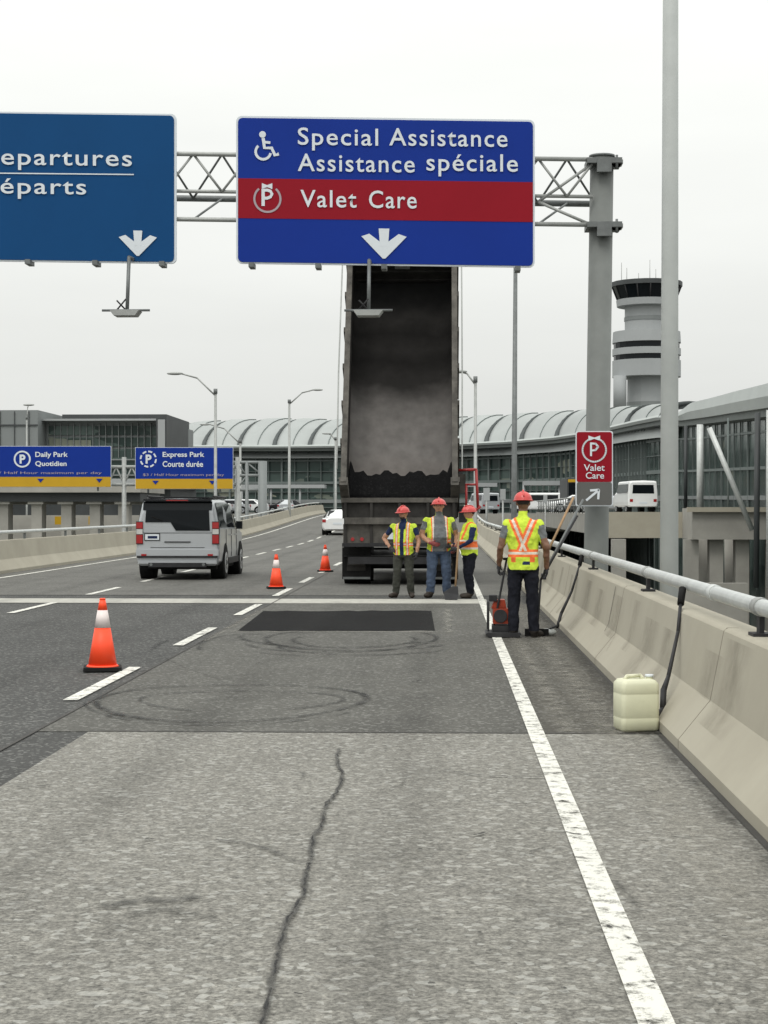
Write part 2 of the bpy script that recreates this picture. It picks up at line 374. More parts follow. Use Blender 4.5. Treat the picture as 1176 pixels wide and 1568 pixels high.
# ---------------------------------------------------------------- barriers
def barrier(name,prof,y0,y1,m='conc',step=3):
    b=MB(name); ys=[y for y in range(int(y0),int(y1)+1,step)]
    rings=[[(x,y,z+zr(y)) for x,z in prof] for y in ys]
    b.loft(rings,m,cap=True)
    return b
prof=[(1.55,-.01),(1.55,.08),(1.76,.34),(1.85,.80),(1.87,.82),(2.08,.82),(2.10,.8),(2.14,-.01)]
b=barrier('concrete_barrier',prof,-6,159)
b.done(bevel=.012)
jn=MB('barrier_joints')
for y in [11.3,17.5,25,33,42,52]:
    jn.prism([(1.548,0),(1.548,.081),(1.758,.341),(1.848,.80),(1.87,.822),(1.95,.822),(1.95,.7),(1.7,0)],'y',y,y+.008,'seam')
jn.done()
dr=empty('barrier_stains')
def face_rib(y,z0,z1,w,m,dy=.0):
    pr=[(1.55,.08),(1.76,.34),(1.85,.80)]
    def fx(z): 
        for (xa,za),(xb,zb) in zip(pr,pr[1:]):
            if za<=z<=zb: return xa+(xb-xa)*(z-za)/(zb-za)
        return 1.55
    n=7; vs=[];uvs=[]
    for i in range(n):
        z=z1+(z0-z1)*i/(n-1); yy=y+dy*i/(n-1)
        for s,u in ((-.5,0),(.5,1)): vs.append((fx(z)-.006,yy+s*w,z)); uvs.append((i/(n-1),u))
    me=bpy.data.meshes.new('stain'); me.from_pydata(vs,[],[(2*i,2*i+1,2*i+3,2*i+2) for i in range(n-1)]); u=me.uv_layers.new()
    for lp in me.loops: u.data[lp.index].uv=uvs[lp.vertex_index]
    me.materials.append(MT[m]); o=bpy.data.objects.new('stain',me); sc.collection.objects.link(o); o.parent=dr
for i in range(18):
    y=7+i*1.6+random.uniform(-.5,.5); face_rib(y,random.uniform(.1,.4),random.uniform(.6,.79),random.uniform(.5,1.4),'m_drip',random.uniform(-.1,.1))
face_rib(18.3,.3,.78,.05,'m_crack'); face_rib(17.6,.18,.42,.14,'m_dust',-.5)
rl=MB('barrier_guard_rail')
ys=[-6,0,8,20,40,60,70]+[75+5*i for i in range(17)]
rl.tube([(1.96,y,1.0+zr(y)) for y in ys],.052,'rail',14)
for y in [4.6,10.6,16.4,22.4]+[28.4+6*i for i in range(20)]:
    z=zr(y)
    rl.box(1.90,2.02,y-.09,y+.09,.82+z,.84+z,'dark'); rl.box(1.945,1.975,y-.05,y+.05,.84+z,.96+z,'dark')
    rl.cyl((1.96,y-.07,1.0+z),(1.96,y+.07,1.0+z),.059,m='steel')
rl.cyl((1.96,12.3,1.0),(1.96,12.5,1.0),.06,m='rail')
rl.done()
lp=[(-11.55,-.01),(-11.55,.82),(-11.35,.82),(-11.25,.34),(-11.05,.08),(-11.05,-.01)]
barrier('concrete_barrier',lp,-6,159).done(bevel=.012)
rl=MB('barrier_guard_rail')
rl.tube([(-11.45,y,1.02+zr(y)) for y in ys],.05,'rail',10)
for y in range(6,155,5): z=zr(y); rl.box(-11.48,-11.42,y-.04,y+.04,.82+z,1.0+z,'steeld')
rl.done()
# long handled tools leaning against rail / barrier
s=MB('pry_bar'); s.tube([(1.885,13.5,.98),(1.855,13.4,.86)],[.030,.028],'black',8)
s.tube([(1.855,13.4,.86),(1.80,13.15,.66),(1.67,12.72,.36),(1.62,12.6,.27),(1.60,12.5,.14),(1.545,12.42,.10)],[.014,.014,.016,.024,.022,.012],'dark',8)
s.done()
s=MB('pry_bar'); s.tube([(1.90,23.5,.97),(1.86,23.4,.84)],[.03,.028],'black',8)
s.tube([(1.86,23.4,.84),(1.74,23.2,.50),(1.58,23.0,.20),(1.52,22.9,.02)],[.016,.016,.022,.02],'dark',8); s.done()
# ---------------------------------------------------------------- sign gantry
GD=26.0
def S(px,py,dY=0): return W(px,py+.0135*(px-590),GD-dY)
def flat(b,poly,dY,m,th=.004):
    vs=[S(x,y,dY) for x,y in poly]; n=len(vs)
    vb=[(v[0],v[1]+th,v[2]) for v in vs]
    b.add(vs+vb,[tuple(range(n)),tuple(range(2*n-1,n-1,-1))]+[(i,(i+1)%n,n+(i+1)%n,n+i) for i in range(n)],m)
def rrect(x0,y0,x1,y1,r,n=5):
    o=[]
    for cx,cy,a in ((x1-r,y0+r,-90),(x1-r,y1-r,0),(x0+r,y1-r,90),(x0+r,y0+r,180)):
        for i in range(n+1):
            t=math.radians(a+90*i/n); o.append((cx+r*math.cos(t),cy+r*math.sin(t)))
    return o
def stroke(b,pts,w,dY,m):
    n=len(pts); L=[];R=[]
    for i,p in enumerate(pts):
        a=Vector(pts[max(0,i-1)]);c=Vector(pts[min(n-1,i+1)]); d=(c-a).normalized(); q=Vector((-d.y,d.x))*w/2
        L.append(tuple(Vector(p)+q));R.append(tuple(Vector(p)-q))
    for i in range(n-1):
        vs=[S(*L[i],dY),S(*L[i+1],dY),S(*R[i+1],dY),S(*R[i],dY)]
        b.add(vs,[(0,1,2,3)],m)
def arc(cx,cy,r,a0,a1,n=20): return [(cx+r*math.cos(math.radians(a0+(a1-a0)*i/n)),cy+r*math.sin(math.radians(a0+(a1-a0)*i/n))) for i in range(n+1)]
def text(s,x0,x1,y0,y1,fn,m,parent,name='lettering',bold=.008,space=1.0):
    cu=bpy.data.curves.new('t','FONT'); cu.body=s; cu.offset=bold; cu.space_character=space; cu.resolution_u=4
    o=bpy.data.objects.new('t',cu); sc.collection.objects.link(o); bpy.context.view_layer.update()
    me=bpy.data.meshes.new_from_object(o.evaluated_get(bpy.context.evaluated_depsgraph_get()))
    bpy.data.objects.remove(o)
    xs=[v.co.x for v in me.vertices]; ys_=[v.co.y for v in me.vertices]
    a,b_,c,d=min(xs),max(xs),min(ys_),max(ys_)
    for v in me.vertices:
        px=x0+(v.co.x-a)/(b_-a)*(x1-x0); py=y1-(v.co.y-c)/(d-c)*(y1-y0)
        v.co=fn(px,py)
    me.materials.clear(); me.materials.append(MT[m])
    ob=bpy.data.objects.new(name,me); sc.collection.objects.link(ob); ob.parent=parent; return ob
gan=empty('overhead_sign_gantry')
t=MB('truss')
def TP(px,py,dY=0): return S(px,py,dY)
a,c=-260,908
t.cyl(TP(a,240),TP(c,240),.035,m='steel'); t.cyl(TP(a,340),TP(c,340),.035,m='steel')
t.cyl(TP(a,308,-.9),TP(c,308,-.9),.05,m='steeld'); t.cyl(TP(a,297,-.06),TP(c,297,-.06),.028,m='steel')
xs=list(range(-232,900,44))
for i,x in enumerate(xs):
    up=i%2==0
    t.cyl(TP(x,240 if up else 297,-.03),TP(x+44,297 if up else 240,-.03),.02,m='steel',n=8)
    t.cyl(TP(x,308 if up else 240,-.85 if up else 0),TP(x+44,240 if up else 308,0 if up else -.85),.018,m='steeld',n=8)
    if i%2==0: t.cyl(TP(x,340),TP(x+44,308,-.85),.018,m='steeld',n=8)
for c in ((824,306,905,248),(824,306,905,340)): t.cyl(TP(c[0],c[1],-.05),TP(c[2],c[3],-.05),.024,m='steel')
t.done(gan)
t=MB('post'); X0=WX(924,GD)
zt=W(924,236,GD)[2]; zb=-6
Xb=WX(911,GD)
t.cyl((Xb-.06,GD+.25,zb),(X0,GD+.25,zt),.195,.18,'post',24)
t.cyl((X0,GD+.25,zt),(X0,GD+.25,zt+.03),.2,.2,'steeld',24)
for py in (254,352):
    z=W(924,py,GD)[2]
    t.box(X0-.25,X0+.28,GD-.05,GD+.5,z+.04,z+.12,'steeld'); t.box(X0-.10,X0+.12,GD-.06,GD+.02,z-.1,z+.1,'steeld')
    t.box(X0+.10,X0+.30,GD+.02,GD+.3,z+.04,z+.10,'steel')
    t.cyl((X0+.2,GD-.02,z-.05),(X0+.2,GD-.02,z+.16),.02,m='steeld')
t.done(gan)
t=MB('post'); Xl=-11.9; t.cyl((Xl,GD+.25,-6),(Xl,GD+.25,zt),.2,.19,'post',24); t.done(gan)
sg=MB('assistance_sign_panel')
flat(sg,rrect(361.5,180.5,819,406.5,9),.10,'white',.05)
flat(sg,rrect(364.5,183.5,816,404,7),.112,'blue',.01)
flat(sg,[(364.5,276),(816,276),(816,337),(364.5,337)],.118,'red',.005)
flat(sg,arc(402,208.5,5.2,0,360,14)[:-1],.126,'white')
stroke(sg,[(403,214),(405,229),(416,229),(421,240),(427,238)],5,.127,'white')
stroke(sg,[(404,220),(414,221)],4,.128,'white')
stroke(sg,arc(403,235,11.5,-130,-350,20),4,.129,'white')
MT['greysym']=mat('sign_symbol_grey',(.36,.30,.33),.5,0,.05,2)
stroke(sg,arc(409.5,307,20,-50,230,30),3.2,.127,'greysym')
stroke(sg,[(403,292),(403,318)],5,.127,'white')
stroke(sg,[(403,294),(409,293.6),(414,295),(416.5,299.5),(414,304),(409,306),(403,306)],4.6,.128,'white')
flat(sg,[(401,283),(409,286),(417,283),(417,292),(409,289),(401,292)],.127,'white')
def arrow(b,cx,cy,s,m='white'):
    for j,q in enumerate(([(-34,-11),(-22,-15),(2,3),(2,22),(-2,22)],[(34,-11),(22,-15),(-2,3),(-2,22),(2,22)],[(-8,-23),(8,-23),(6,4),(-6,4)])):
        flat(b,[(cx+x*s,cy+y*s) for x,y in q],.127+j*.001,m)
arrow(sg,588,373.5,1.02)
sg.done(gan,recalc=True,weld=False)
fn=lambda px,py:S(px,py,.132)
text('Special',456,579,197,232,fn,'white',gan,space=1.12); text('Assistance',596,777,196,223,fn,'white',gan,space=1.12)
text('Assistance',456,635,237,264,fn,'white',gan,space=1.12); text('spéciale',653,793,234,269,fn,'white',gan,space=1.12)
text('Valet',460,546,292.5,319,fn,'white',gan,space=1.12); text('Care',565,638,292,319,fn,'white',gan,space=1.12)
sg=MB('departures_sign_panel')
flat(sg,rrect(-235,179,270,408,8),.10,'white',.05); flat(sg,rrect(-232,181.5,266.5,405.5,7),.112,'teal',.01)
stroke(sg,[(-80,273.5),(205,272.5)],1.8,.127,'white'); arrow(sg,211,378,.86); sg.done(gan,weld=False)
text('Departures',-34,202,235,268,fn,'white',gan,space=1.12); text('Départs',-36,132,280,312,fn,'white',gan,space=1.12)
br=MB('sign_lights')
for px in (43,146,248,385,487,588,793): 
    a=S(px,405,.2); br.box(a[0]-.04,a[0]+.04,GD-.25,GD+.05,a[2]-.07,a[2]+.0,'steeld')
for px in (-40,205,567):
    a=S(px,405,.05); zl=W(px,474,25.2)[2]
    br.cyl((a[0],25.55,a[2]),(a[0],25.4,zl+.02),.028,m='steeld'); br.cyl((a[0],25.55,a[2]),(a[0],25.9,a[2]+.02),.028,m='steeld')
    br.cyl((a[0]-.36,25.3,zl),(a[0]+.36,25.3,zl),.018,m='steeld')
    br.prism([(a[0]-.22,zl-.01),(a[0]+.22,zl-.01),(a[0]+.16,zl-.09),(a[0]-.16,zl-.09)],'y',25.15,25.45,'steel')
    br.cyl((a[0]-.14,25.3,zl+.15),(a[0]+.0,25.35,zl),.012,m='dark'); br.cyl((a[0]+.0,25.3,zl+.17),(a[0]-.14,25.35,zl+.02),.012,m='dark')
br.done(gan)
vs_=empty('valet_care_sign')
def V(px,py,dY=0): return W(px,py,GD-.25-dY)
def vflat(b,poly,dY,m,th=.004):
    v=[V(x,y,dY) for x,y in poly]; n=len(v); vb=[(q[0],q[1]+th,q[2]) for q in v]
    b.add(v+vb,[tuple(range(n)),tuple(range(2*n-1,n-1,-1))]+[(i,(i+1)%n,n+(i+1)%n,n+i) for i in range(n)],m)
b=MB('panel'); vflat(b,rrect(881.5,660,938.5,775,3),0,'white',.03); vflat(b,rrect(883.2,661.5,937,738,3),.008,'red',.008); vflat(b,rrect(883.2,738.5,937,773.5,3),.008,'dgrey',.008)
def vst(b,pts,w,dY,m):
    n=len(pts)
    for i in range(n-1):
        a=Vector(pts[i]);c=Vector(pts[i+1]); d=(c-a).normalized(); q=Vector((-d.y,d.x))*w/2; e=d*w*.15
        b.add([V(*(a+q-e),dY),V(*(c+q+e),dY),V(*(c-q+e),dY),V(*(a-q-e),dY)],[(0,1,2,3)],m)
vst(b,arc(910,689,18,-60,240,26),2.6,.016,'white'); vst(b,[(905,678),(905,698)],3,.017,'white')
vst(b,[(905,679),(912,679.5),(916,684),(912,689),(905,690)],3,.018,'white'); vflat(b,[(901,667),(910,670),(919,667),(919,675),(910,672),(901,675)],.016,'white')
vst(b,[(898,766),(916,751)],3.5,.016,'white'); vst(b,[(904,751),(917,750),(916,764)],3.5,.017,'white')
b.done(vs_,weld=False)
text('Valet',894,926,711,721,lambda a,c:V(a,c,.02),'white',vs_); text('Care',897,925,723,733,lambda a,c:V(a,c,.02),'white',vs_)
b=MB('brackets')
for py in (675,755):
    z=V(910,py)[2]; b.cyl((Xb-.02,GD+.25,z-.02),(Xb-.02,GD+.25,z+.02),.215,m='steeld'); 
b.done(vs_)
# ---------------------------------------------------------------- poles & lamps
Y=21.7; x=WX(1025,Y)
b=MB('tall_light_pole'); b.cyl((x-.02,Y,-6),(x+.03,Y,15),.135,.08,'pole',24); b.cyl((x+.03,Y,15),(x+1.8,Y,15.5),.05,.04,'pole'); b.ell((x+2.1,Y,15.5),(.4,.15,.07),'steeld'); b.done()
def lamp(px,ptop,ax,ay,Y,r=.09,name='street_lamp',zb=-6):
    b=MB(name); X,_,Z=W(px,ptop,Y); A=W(ax,ay,Y)
    b.cyl((X,Y,zb),(X,Y,Z),r*1.2,r*.75,'steel',14)
    mid=(X+(A[0]-X)*.45,Y,Z+(A[2]-Z)*.75)
    b.tube([(X,Y,Z-.2),mid,(A[0]+(X-A[0])*.15,Y,A[2])],r*.45,'steel',8)
    b.ell((A[0],Y,A[2]),(.42,.16,.08),'steel',12)
    b.cyl((X,Y,Z-.1),(X,Y,Z+.15),r*1.1,m='steeld'); b.done()
lamp(330,600,268,572,84); lamp(443,615,486,597,124,.11); lamp(368,676,314,650,130,.11); lamp(514,672,500,664,150,.12); lamp(728,582,700,569,70,.08)
lamp(41,640,44,620,120,.07)
b=MB('utility_pole'); Y=60; x=WX(785,Y); b.cyl((x,Y,-6),(x+.1,Y,W(789,400,Y)[2]),.13,.07,'steeld',14); b.box(x-.02,x+.2,Y-.1,Y+.1,W(789,400,Y)[2],W(789,395,Y)[2],'steeld'); b.done()
# ---------------------------------------------------------------- vehicles
def carbody(b,secs,m):
    rings=[]
    for (y,bz,w,belt,wt,top,crown) in secs:
        h=[(w*.90,bz),(w*.98,bz+.10),(w,bz+.30),(w*.985,belt),(wt,top-.09),(wt-.05,top-.03),(wt-.16,top),(0.0,top+crown)]
        rg=[(x,y,z) for x,z in h]+[(-x,y,z) for x,z in h[:-1][::-1]]
        rings.append(rg)
    b.loft(rings,m)
def wheels(b,ys,w,r,m='silver'):
    for y in ys:
        for s in (-1,1):
            b.cyl((s*(w-.30),y,r+.02),(s*(w+.006),y,r+.02),r+.06,m='black',n=28)
            b.cyl((s*(w-.26),y,r),(s*(w+.02),y,r),r,m='black',n=28)
            b.cyl((s*w,y,r),(s*(w+.026),y,r),r*.66,m=m,n=20)
            b.cyl((s*w,y,r),(s*(w+.032),y,r),r*.17,m='dark',n=10)
            for k in range(5):
                a=k*2*math.pi/5; b.cyl((s*(w+.028),y+r*.38*math.cos(a),r+r*.38*math.sin(a)),(s*(w+.029),y+r*.38*math.cos(a),r+r*.38*math.sin(a)),r*.13,m='dark',n=8)
def suv(loc,rot):
    e=empty('silver_suv',loc,rot)
    b=MB('body')
    carbody(b,[(0,.36,.90,1.15,.80,1.60,.01),(.05,.33,.955,1.17,.82,1.80,.02),(.20,.33,.97,1.17,.825,1.86,.02),(1.4,.33,.975,1.16,.825,1.875,.02),(2.2,.33,.975,1.15,.815,1.87,.02),(2.95,.34,.975,1.14,.79,1.81,.02),(3.62,.36,.965,1.12,.72,1.20,.02),(4.5,.38,.94,1.04,.68,1.12,.02),(4.76,.44,.88,.95,.62,1.0,.01)],'silver')
    b.done(e,bevel=.02)
    b=MB('details')
    wheels(b,(.98,3.87),.97,.375)
    # rear glass (stepped), black upper band
    b.loft([[(-.74,-.016,1.32),(-.16,-.016,1.32),(-.04,-.016,1.13),(.74,-.016,1.13),(.72,-.010,1.60),(-.72,-.010,1.60)],[(-.74,.03,1.32),(-.16,.03,1.32),(-.04,.03,1.13),(.74,.03,1.13),(.72,.04,1.60),(-.72,.04,1.60)]],'glass')
    b.add([(-.79,-.012,1.595),(.79,-.012,1.595),(.79,.036,1.795),(-.79,.036,1.795)],[(0,1,2,3)],'glass')
    b.box(-.77,.77,-.07,.12,1.80,1.85,'cardark'); b.box(-.25,.25,-.076,-.07,1.81,1.83,'tail')
    b.loft([[(x_*(.70 if y_<.3 or y_>2.7 else .76),y_,z_) for x_,z_ in ((-1,1.865),(-1,1.90),(1,1.90),(1,1.865))] for y_ in (.16,.4,2.4,2.9)],'cardark')
    for s in (-1,1):
        x0,x1=sorted((s*.79,s*.95)); 
        b.box(x0,x1,-.02,.14,.82,1.34,'dark'); b.box(x0+.01,x1-.005,-.035,.12,1.18,1.32,'tail'); b.box(x0+.01,x1-.005,-.035,.12,1.05,1.165,'clear'); b.box(x0+.01,x1-.005,-.035,.12,.84,1.035,'tail')
        b.cyl((s*.76,.4,1.915),(s*.76,2.7,1.905),.022,m='dark')
        b.box(s*.76-.06,s*.76+.06,-.085,-.06,.55,.60,'tail')
        b.add([(s*.958,.16,1.20),(s*.95,2.98,1.18),(s*.822,2.82,1.74),(s*.84,.20,1.77)],[(0,1,2,3)],'glass')
        b.add([(s*.952,3.0,1.18),(s*.94,3.45,1.17),(s*.835,3.0,1.70)],[(0,1,2)],'glass')
        b.box(min(s*.97,s*1.12),max(s*.97,s*1.12),2.98,3.1,1.14,1.33,'cardark'); b.box(min(s*1.0,s*1.11),max(s*1.0,s*1.11),2.97,2.98,1.16,1.31,'glass')
        b.box(min(s*.96,s*.99),max(s*.96,s*.99),1.45,3.35,.34,.48,'dark')
        for yy in (1.1,2.05,3.02): b.box(min(s*.97,s*.98),max(s*.97,s*.98),yy,yy+.012,.5,1.15,'dark')
        for yy in (1.7,2.65): b.box(min(s*.975,s*1.0),max(s*.975,s*1.0),yy,yy+.2,1.0,1.03,'silver')
    b.add([(-.86,3.60,1.21),(.86,3.60,1.21),(.76,2.98,1.80),(-.76,2.98,1.80)],[(0,1,2,3)],'glass')
    b.box(-.94,.94,-.07,.02,.56,.70,'silver'); b.box(-.92,.92,-.085,.0,.51,.56,'dark'); b.box(-.90,.90,-.05,.1,.38,.51,'silver'); b.box(-.66,.66,-.058,.1,.30,.40,'dark')
    b.box(-.62,.62,-.006,.02,.74,.752,'dark'); b.box(-.79,.79,-.008,.02,1.075,1.085,'dark')
    b.box(-.76,-.40,-.014,.02,.90,1.07,'dark'); b.box(-.74,-.42,-.02,.02,.92,1.05,'white'); b.box(-.68,-.46,-.023,.02,.95,1.01,'navy')
    b.box(-.3,.3,-.02,.02,.86,.885,'dark')
    b.tube([(-.35,-.03,1.36),(-.6,-.03,1.46)],.01,'black'); b.cyl((.60,-.06,.36),(.60,.2,.36),.035,m='steeld'); b.cyl((-.60,-.06,.36),(-.60,.2,.36),.035,m='steeld')
    b.box(-.85,.85,.3,4.5,.24,.42,'black')
    b.box(-.6,.6,4.74,4.78,.62,.9,'dark')
    b.done(e,bevel=.006)
suv((WX(274,38.7),38.5,0),0)
def car(name,loc,rot,m,kind='sedan'):
    b=MB(name)
    if kind=='sedan':
        carbody(b,[(0,.35,.80,.85,.55,.95,.01),(.1,.28,.88,.92,.62,1.0,.02),(.7,.25,.9,.95,.66,1.08,.02),(1.3,.25,.9,.93,.60,1.42,.03),(2.6,.25,.9,.92,.60,1.42,.03),(3.4,.25,.9,.9,.62,1.0,.02),(4.4,.28,.86,.75,.55,.86,.02),(4.5,.35,.78,.68,.5,.79,.01)],m)
        wy=(.85,3.6)
        b.add([(-.62,.72,1.085),(.62,.72,1.085),(.56,1.24,1.40),(-.56,1.24,1.40)],[(0,1,2,3)],'glass')
        for s in (-1,1): b.add([(s*.895,.95,.98),(s*.895,3.1,.96),(s*.65,2.6,1.33),(s*.65,1.35,1.33)],[(0,1,2,3)],'glass')
    else:
        carbody(b,[(0,.45,.9,1.2,.84,1.95,.01),(.08,.4,.96,1.25,.88,2.05,.03),(3.6,.4,.97,1.25,.86,2.05,.03),(4.3,.4,.97,1.2,.80,1.5,.03),(5.0,.4,.93,1.0,.75,1.12,.02),(5.15,.45,.85,.9,.7,1.0,.01)],m)
        wy=(.95,4.1)
        b.add([(-.7,-.01,1.25),(.7,-.01,1.25),(.66,-.006,1.8),(-.66,-.006,1.8)],[(0,1,2,3)],'glass')
        for s in (-1,1): b.add([(s*.985,.3,1.3),(s*.985,3.6,1.3),(s*.91,3.4,1.85),(s*.91,.3,1.85)],[(0,1,2,3)],'glass')
    wheels(b,wy,.9,.33)
    for s in (-1,1): b.box(min(s*.66,s*.86),max(s*.66,s*.86),-.012,.1,.72,.9,'tail')
    b.box(-.25,.25,-.015,.05,.6,.72,'white')
    b.done(loc=loc,rot=rot,bevel=.015)
# ---------------------------------------------------------------- dump truck
tx=WX(612,36); TR=empty('dump_truck',(tx,36,0))
b=MB('tipped_box')
al=math.radians(63); hinge=Vector((0,.75,1.62)); ca,sa=math.cos(al),math.sin(al)
MM=Matrix.Translation(hinge)@Matrix(((1,0,0,0),(0,ca,-sa,0),(0,sa,ca,0),(0,0,0,1)))
b.M=MM
Wd=1.20; L=5.9; Hs=1.25
b.box(-Wd,Wd,0,L,-.10,-.01,'tarm')
for s in (-1,1):
    xa,xb=sorted((s*(Wd-.07),s*Wd)); b.box(xa,xb,0,L,-.1,Hs,'tarm')
    xa,xb=sorted((s*(Wd-.09),s*(Wd+.03))); b.box(xa,xb,-.05,L+.05,Hs,Hs+.12,'truckgrey')
    xa,xb=sorted((s*Wd,s*(Wd+.07)))
    for k in range(7): b.box(xa,xb,k*L/6.3,k*L/6.3+.12,-.1,Hs,'truckgrey')
    xa,xb=sorted((s*(Wd-.12),s*(Wd+.05))); b.box(xa,xb,-.12,.06,-.15,Hs+.1,'truckgrey')
    b.tube([(s*(Wd+.12),.3,Hs+.02),(s*(Wd+.13),2.5,Hs+.3),(s*(Wd+.13),L-.4,Hs+.22)],.016,'steel')
    b.cyl((s*(Wd+.13),L-.4,Hs+.22),(s*(Wd-.15),L-.4,Hs+.2),.03,m='steeld')
b.box(-Wd,Wd,L,L+.08,-.1,Hs+.25,'tarm'); b.box(-Wd-.02,Wd+.02,L-.05,L+.75,Hs+.25,Hs+.31,'truckgrey')
for k in range(4): b.box(-Wd+.1,Wd-.1,L-.04,L,.1+k*.33,.16+k*.33,'tarm')
b.cyl((-Wd,L-.35,Hs+.2),(Wd,L-.35,Hs+.2),.07,m='dark')
b.box(-.18,.16,L-.12,L-.06,.72,.82,'steel')
for s in (-1,1): b.box(s*.4-.08,s*.4+.08,.2,L-.3,-.3,-.1,'dark')
b.done(TR,bevel=.01)
prof=[(-Wd+.075,.42)]+[(-Wd+.075+.3*(1-math.cos(math.radians(a))),.30-.3*math.sin(math.radians(a))) for a in (0,30,60,90)]
prof+= [(-x,z) for x,z in prof[::-1]]
vs=[];uvs=[]
for j in range(13):
    for x,z in prof: vs.append(tuple(MM@Vector((x,L*j/12,z+.003)))); uvs.append((x/2.4+.5,j/12))
k=len(prof); fs=[(j*k+i,j*k+i+1,(j+1)*k+i+1,(j+1)*k+i) for j in range(12) for i in range(k-1)]
me=bpy.data.meshes.new('bed_floor'); me.from_pydata(vs,[],fs); u=me.uv_layers.new()
for q in me.loops: u.data[q.index].uv=uvs[q.vertex_index]
me.materials.append(MT['bed']); 
for q in me.polygons: q.use_smooth=True
o=bpy.data.objects.new('bed_floor',me); sc.collection.objects.link(o); o.parent=TR
b=MB('asphalt_load'); b.M=MM
cols=24; rings=[]
for j in range(7):
    rg=[]
    for i in range(cols+1):
        x=-Wd+.1+(2*Wd-.2)*i/cols
        top=.86+.06*math.sin(i*.9)+.04*math.sin(i*2.3+1)+(.25 if i in(0,cols) else 0)
        yy=.02+top*j/6
        zz=.42*max(0,math.cos(j/6*math.pi/2))**.7+.02+random.uniform(-.02,.03)
        if j==6: zz=.008
        rg.append((x,yy,zz+(.12 if i in (0,cols) else 0)))
    rings.append(rg)
b.loft(rings,'asph_new',cap=False,close=False,smooth=True); b.loft([[(x,.0,-.0) for x,_,_ in rings[0]],rings[0]],'asph_new',cap=False,close=False); b.done(TR)
b=MB('chassis')
for s in (-1,1):
    xa,xb=sorted((s*.38,s*.46)); b.box(xa,xb,.1,8.8,.85,1.15,'dark')
    b.cyl((s*.42,.75,1.15),(s*.42,.75,1.6),.1,m='dark')
    for y in (.95,2.3,6.9):
        for (xx0,xx1) in (((.66,.93),(.95,1.22)) if y<3 else ((.9,1.2),)):
            b.cyl((s*xx0,y,.52),(s*xx1,y,.52),.52,m='black',n=28)
        b.cyl((s*1.0,y,.52),(s*1.23,y,.52),.26,m='steeld',n=18)
    b.cyl((s*.2,.95,.52),(s*1.1,.95,.52),.1,m='dark'); 
    b.box(min(s*.62,s*1.24),max(s*.62,s*1.24),.30,.325,.12,.80,'black')
    b.box(min(s*.64,s*1.22),max(s*.64,s*1.22),.285,.30,.12,.17,'steeld')
    b.box(min(s*.74,s*1.14),max(s*.74,s*1.14),.285,.30,.3,.62,'tarm')
    b.box(min(s*.76,s*1.12),max(s*.76,s*1.12),.280,.285,.42,.46,'truckgrey')
    b.box(min(s*.6,s*1.25),max(s*.6,s*1.25),.28,1.5,1.08,1.11,'truckgrey')
    for k in range(2): b.cyl((s*(.80+.2*k),-.02,.98),(s*(.80+.2*k),.03,.98),.04,m='tail')
b.cyl((-.9,.95,.52),(.9,.95,.52),.2,m='dark')
b.box(-1.22,1.22,.02,.10,1.42,1.80,'tarm'); b.box(-1.24,1.24,-.06,.06,1.76,1.86,'truckgrey')
b.box(-1.16,1.16,-.10,.02,1.30,1.44,'truckgrey'); b.box(-1.2,1.2,.0,.08,.90,1.30,'truckgrey')
b.box(-1.22,1.22,-.06,.10,.82,.90,'dark'); b.box(-1.1,1.1,.05,.12,.45,.60,'dark')
for x in (-1.15,-.6,0,.6,1.15): b.box(x-.03,x+.03,-.05,.03,.88,1.80,'tarm')
b.box(-.26,.26,-.03,.0,.98,1.12,'white')
b.cyl((0,2.2,1.1),(0,3.0,3.9),.12,.09,'steel')
b.box(-1.2,1.2,.1,8.5,.60,.62,'black')
b.done(TR,bevel=.008)
b=MB('cab')
b.prism([(6.0,1.0),(6.0,2.85),(6.15,3.0),(7.5,2.95),(7.85,2.1),(8.9,1.85),(9.1,1.2),(9.05,.7),(6.0,.7)],'x',-1.1,1.1,'carwhite')
b.add([(-1,7.53,2.9),(1,7.53,2.9),(1.02,7.84,2.15),(-1.02,7.84,2.15)],[(0,1,2,3)],'glass')
for s in (-1,1): b.box(min(s*1.1,s*1.105),max(s*1.1,s*1.105),6.6,7.4,2.0,2.75,'glass'); b.box(min(s*1.1,s*1.42),max(s*1.1,s*1.42),7.6,7.68,2.1,2.6,'dark'); b.cyl((s*1.0,5.85,1),(s*1.0,5.85,3.3),.08,m='steel')
b.done(TR,bevel=.03)
b=MB('red_tool_frame')
def TL(px,py,Y=36): X,_,Z=W(px,py,Y); return (X-tx,Y-36,Z)
b.tube([TL(702,720),TL(729,719),TL(732,780)],.030,'redpaint'); b.tube([TL(714,785),TL(714,742),TL(730,742)],.025,'redpaint')
b.tube([TL(718,790),TL(736,775)],.03,'redpaint')
a=TL(701,755);c=TL(713,726); b.box(a[0],c[0],.1,.7,a[2],c[2],'truckgrey')
a=TL(703,800);c=TL(722,775); b.box(a[0],c[0],.1,.7,a[2],c[2],'dark')
b.done(TR)
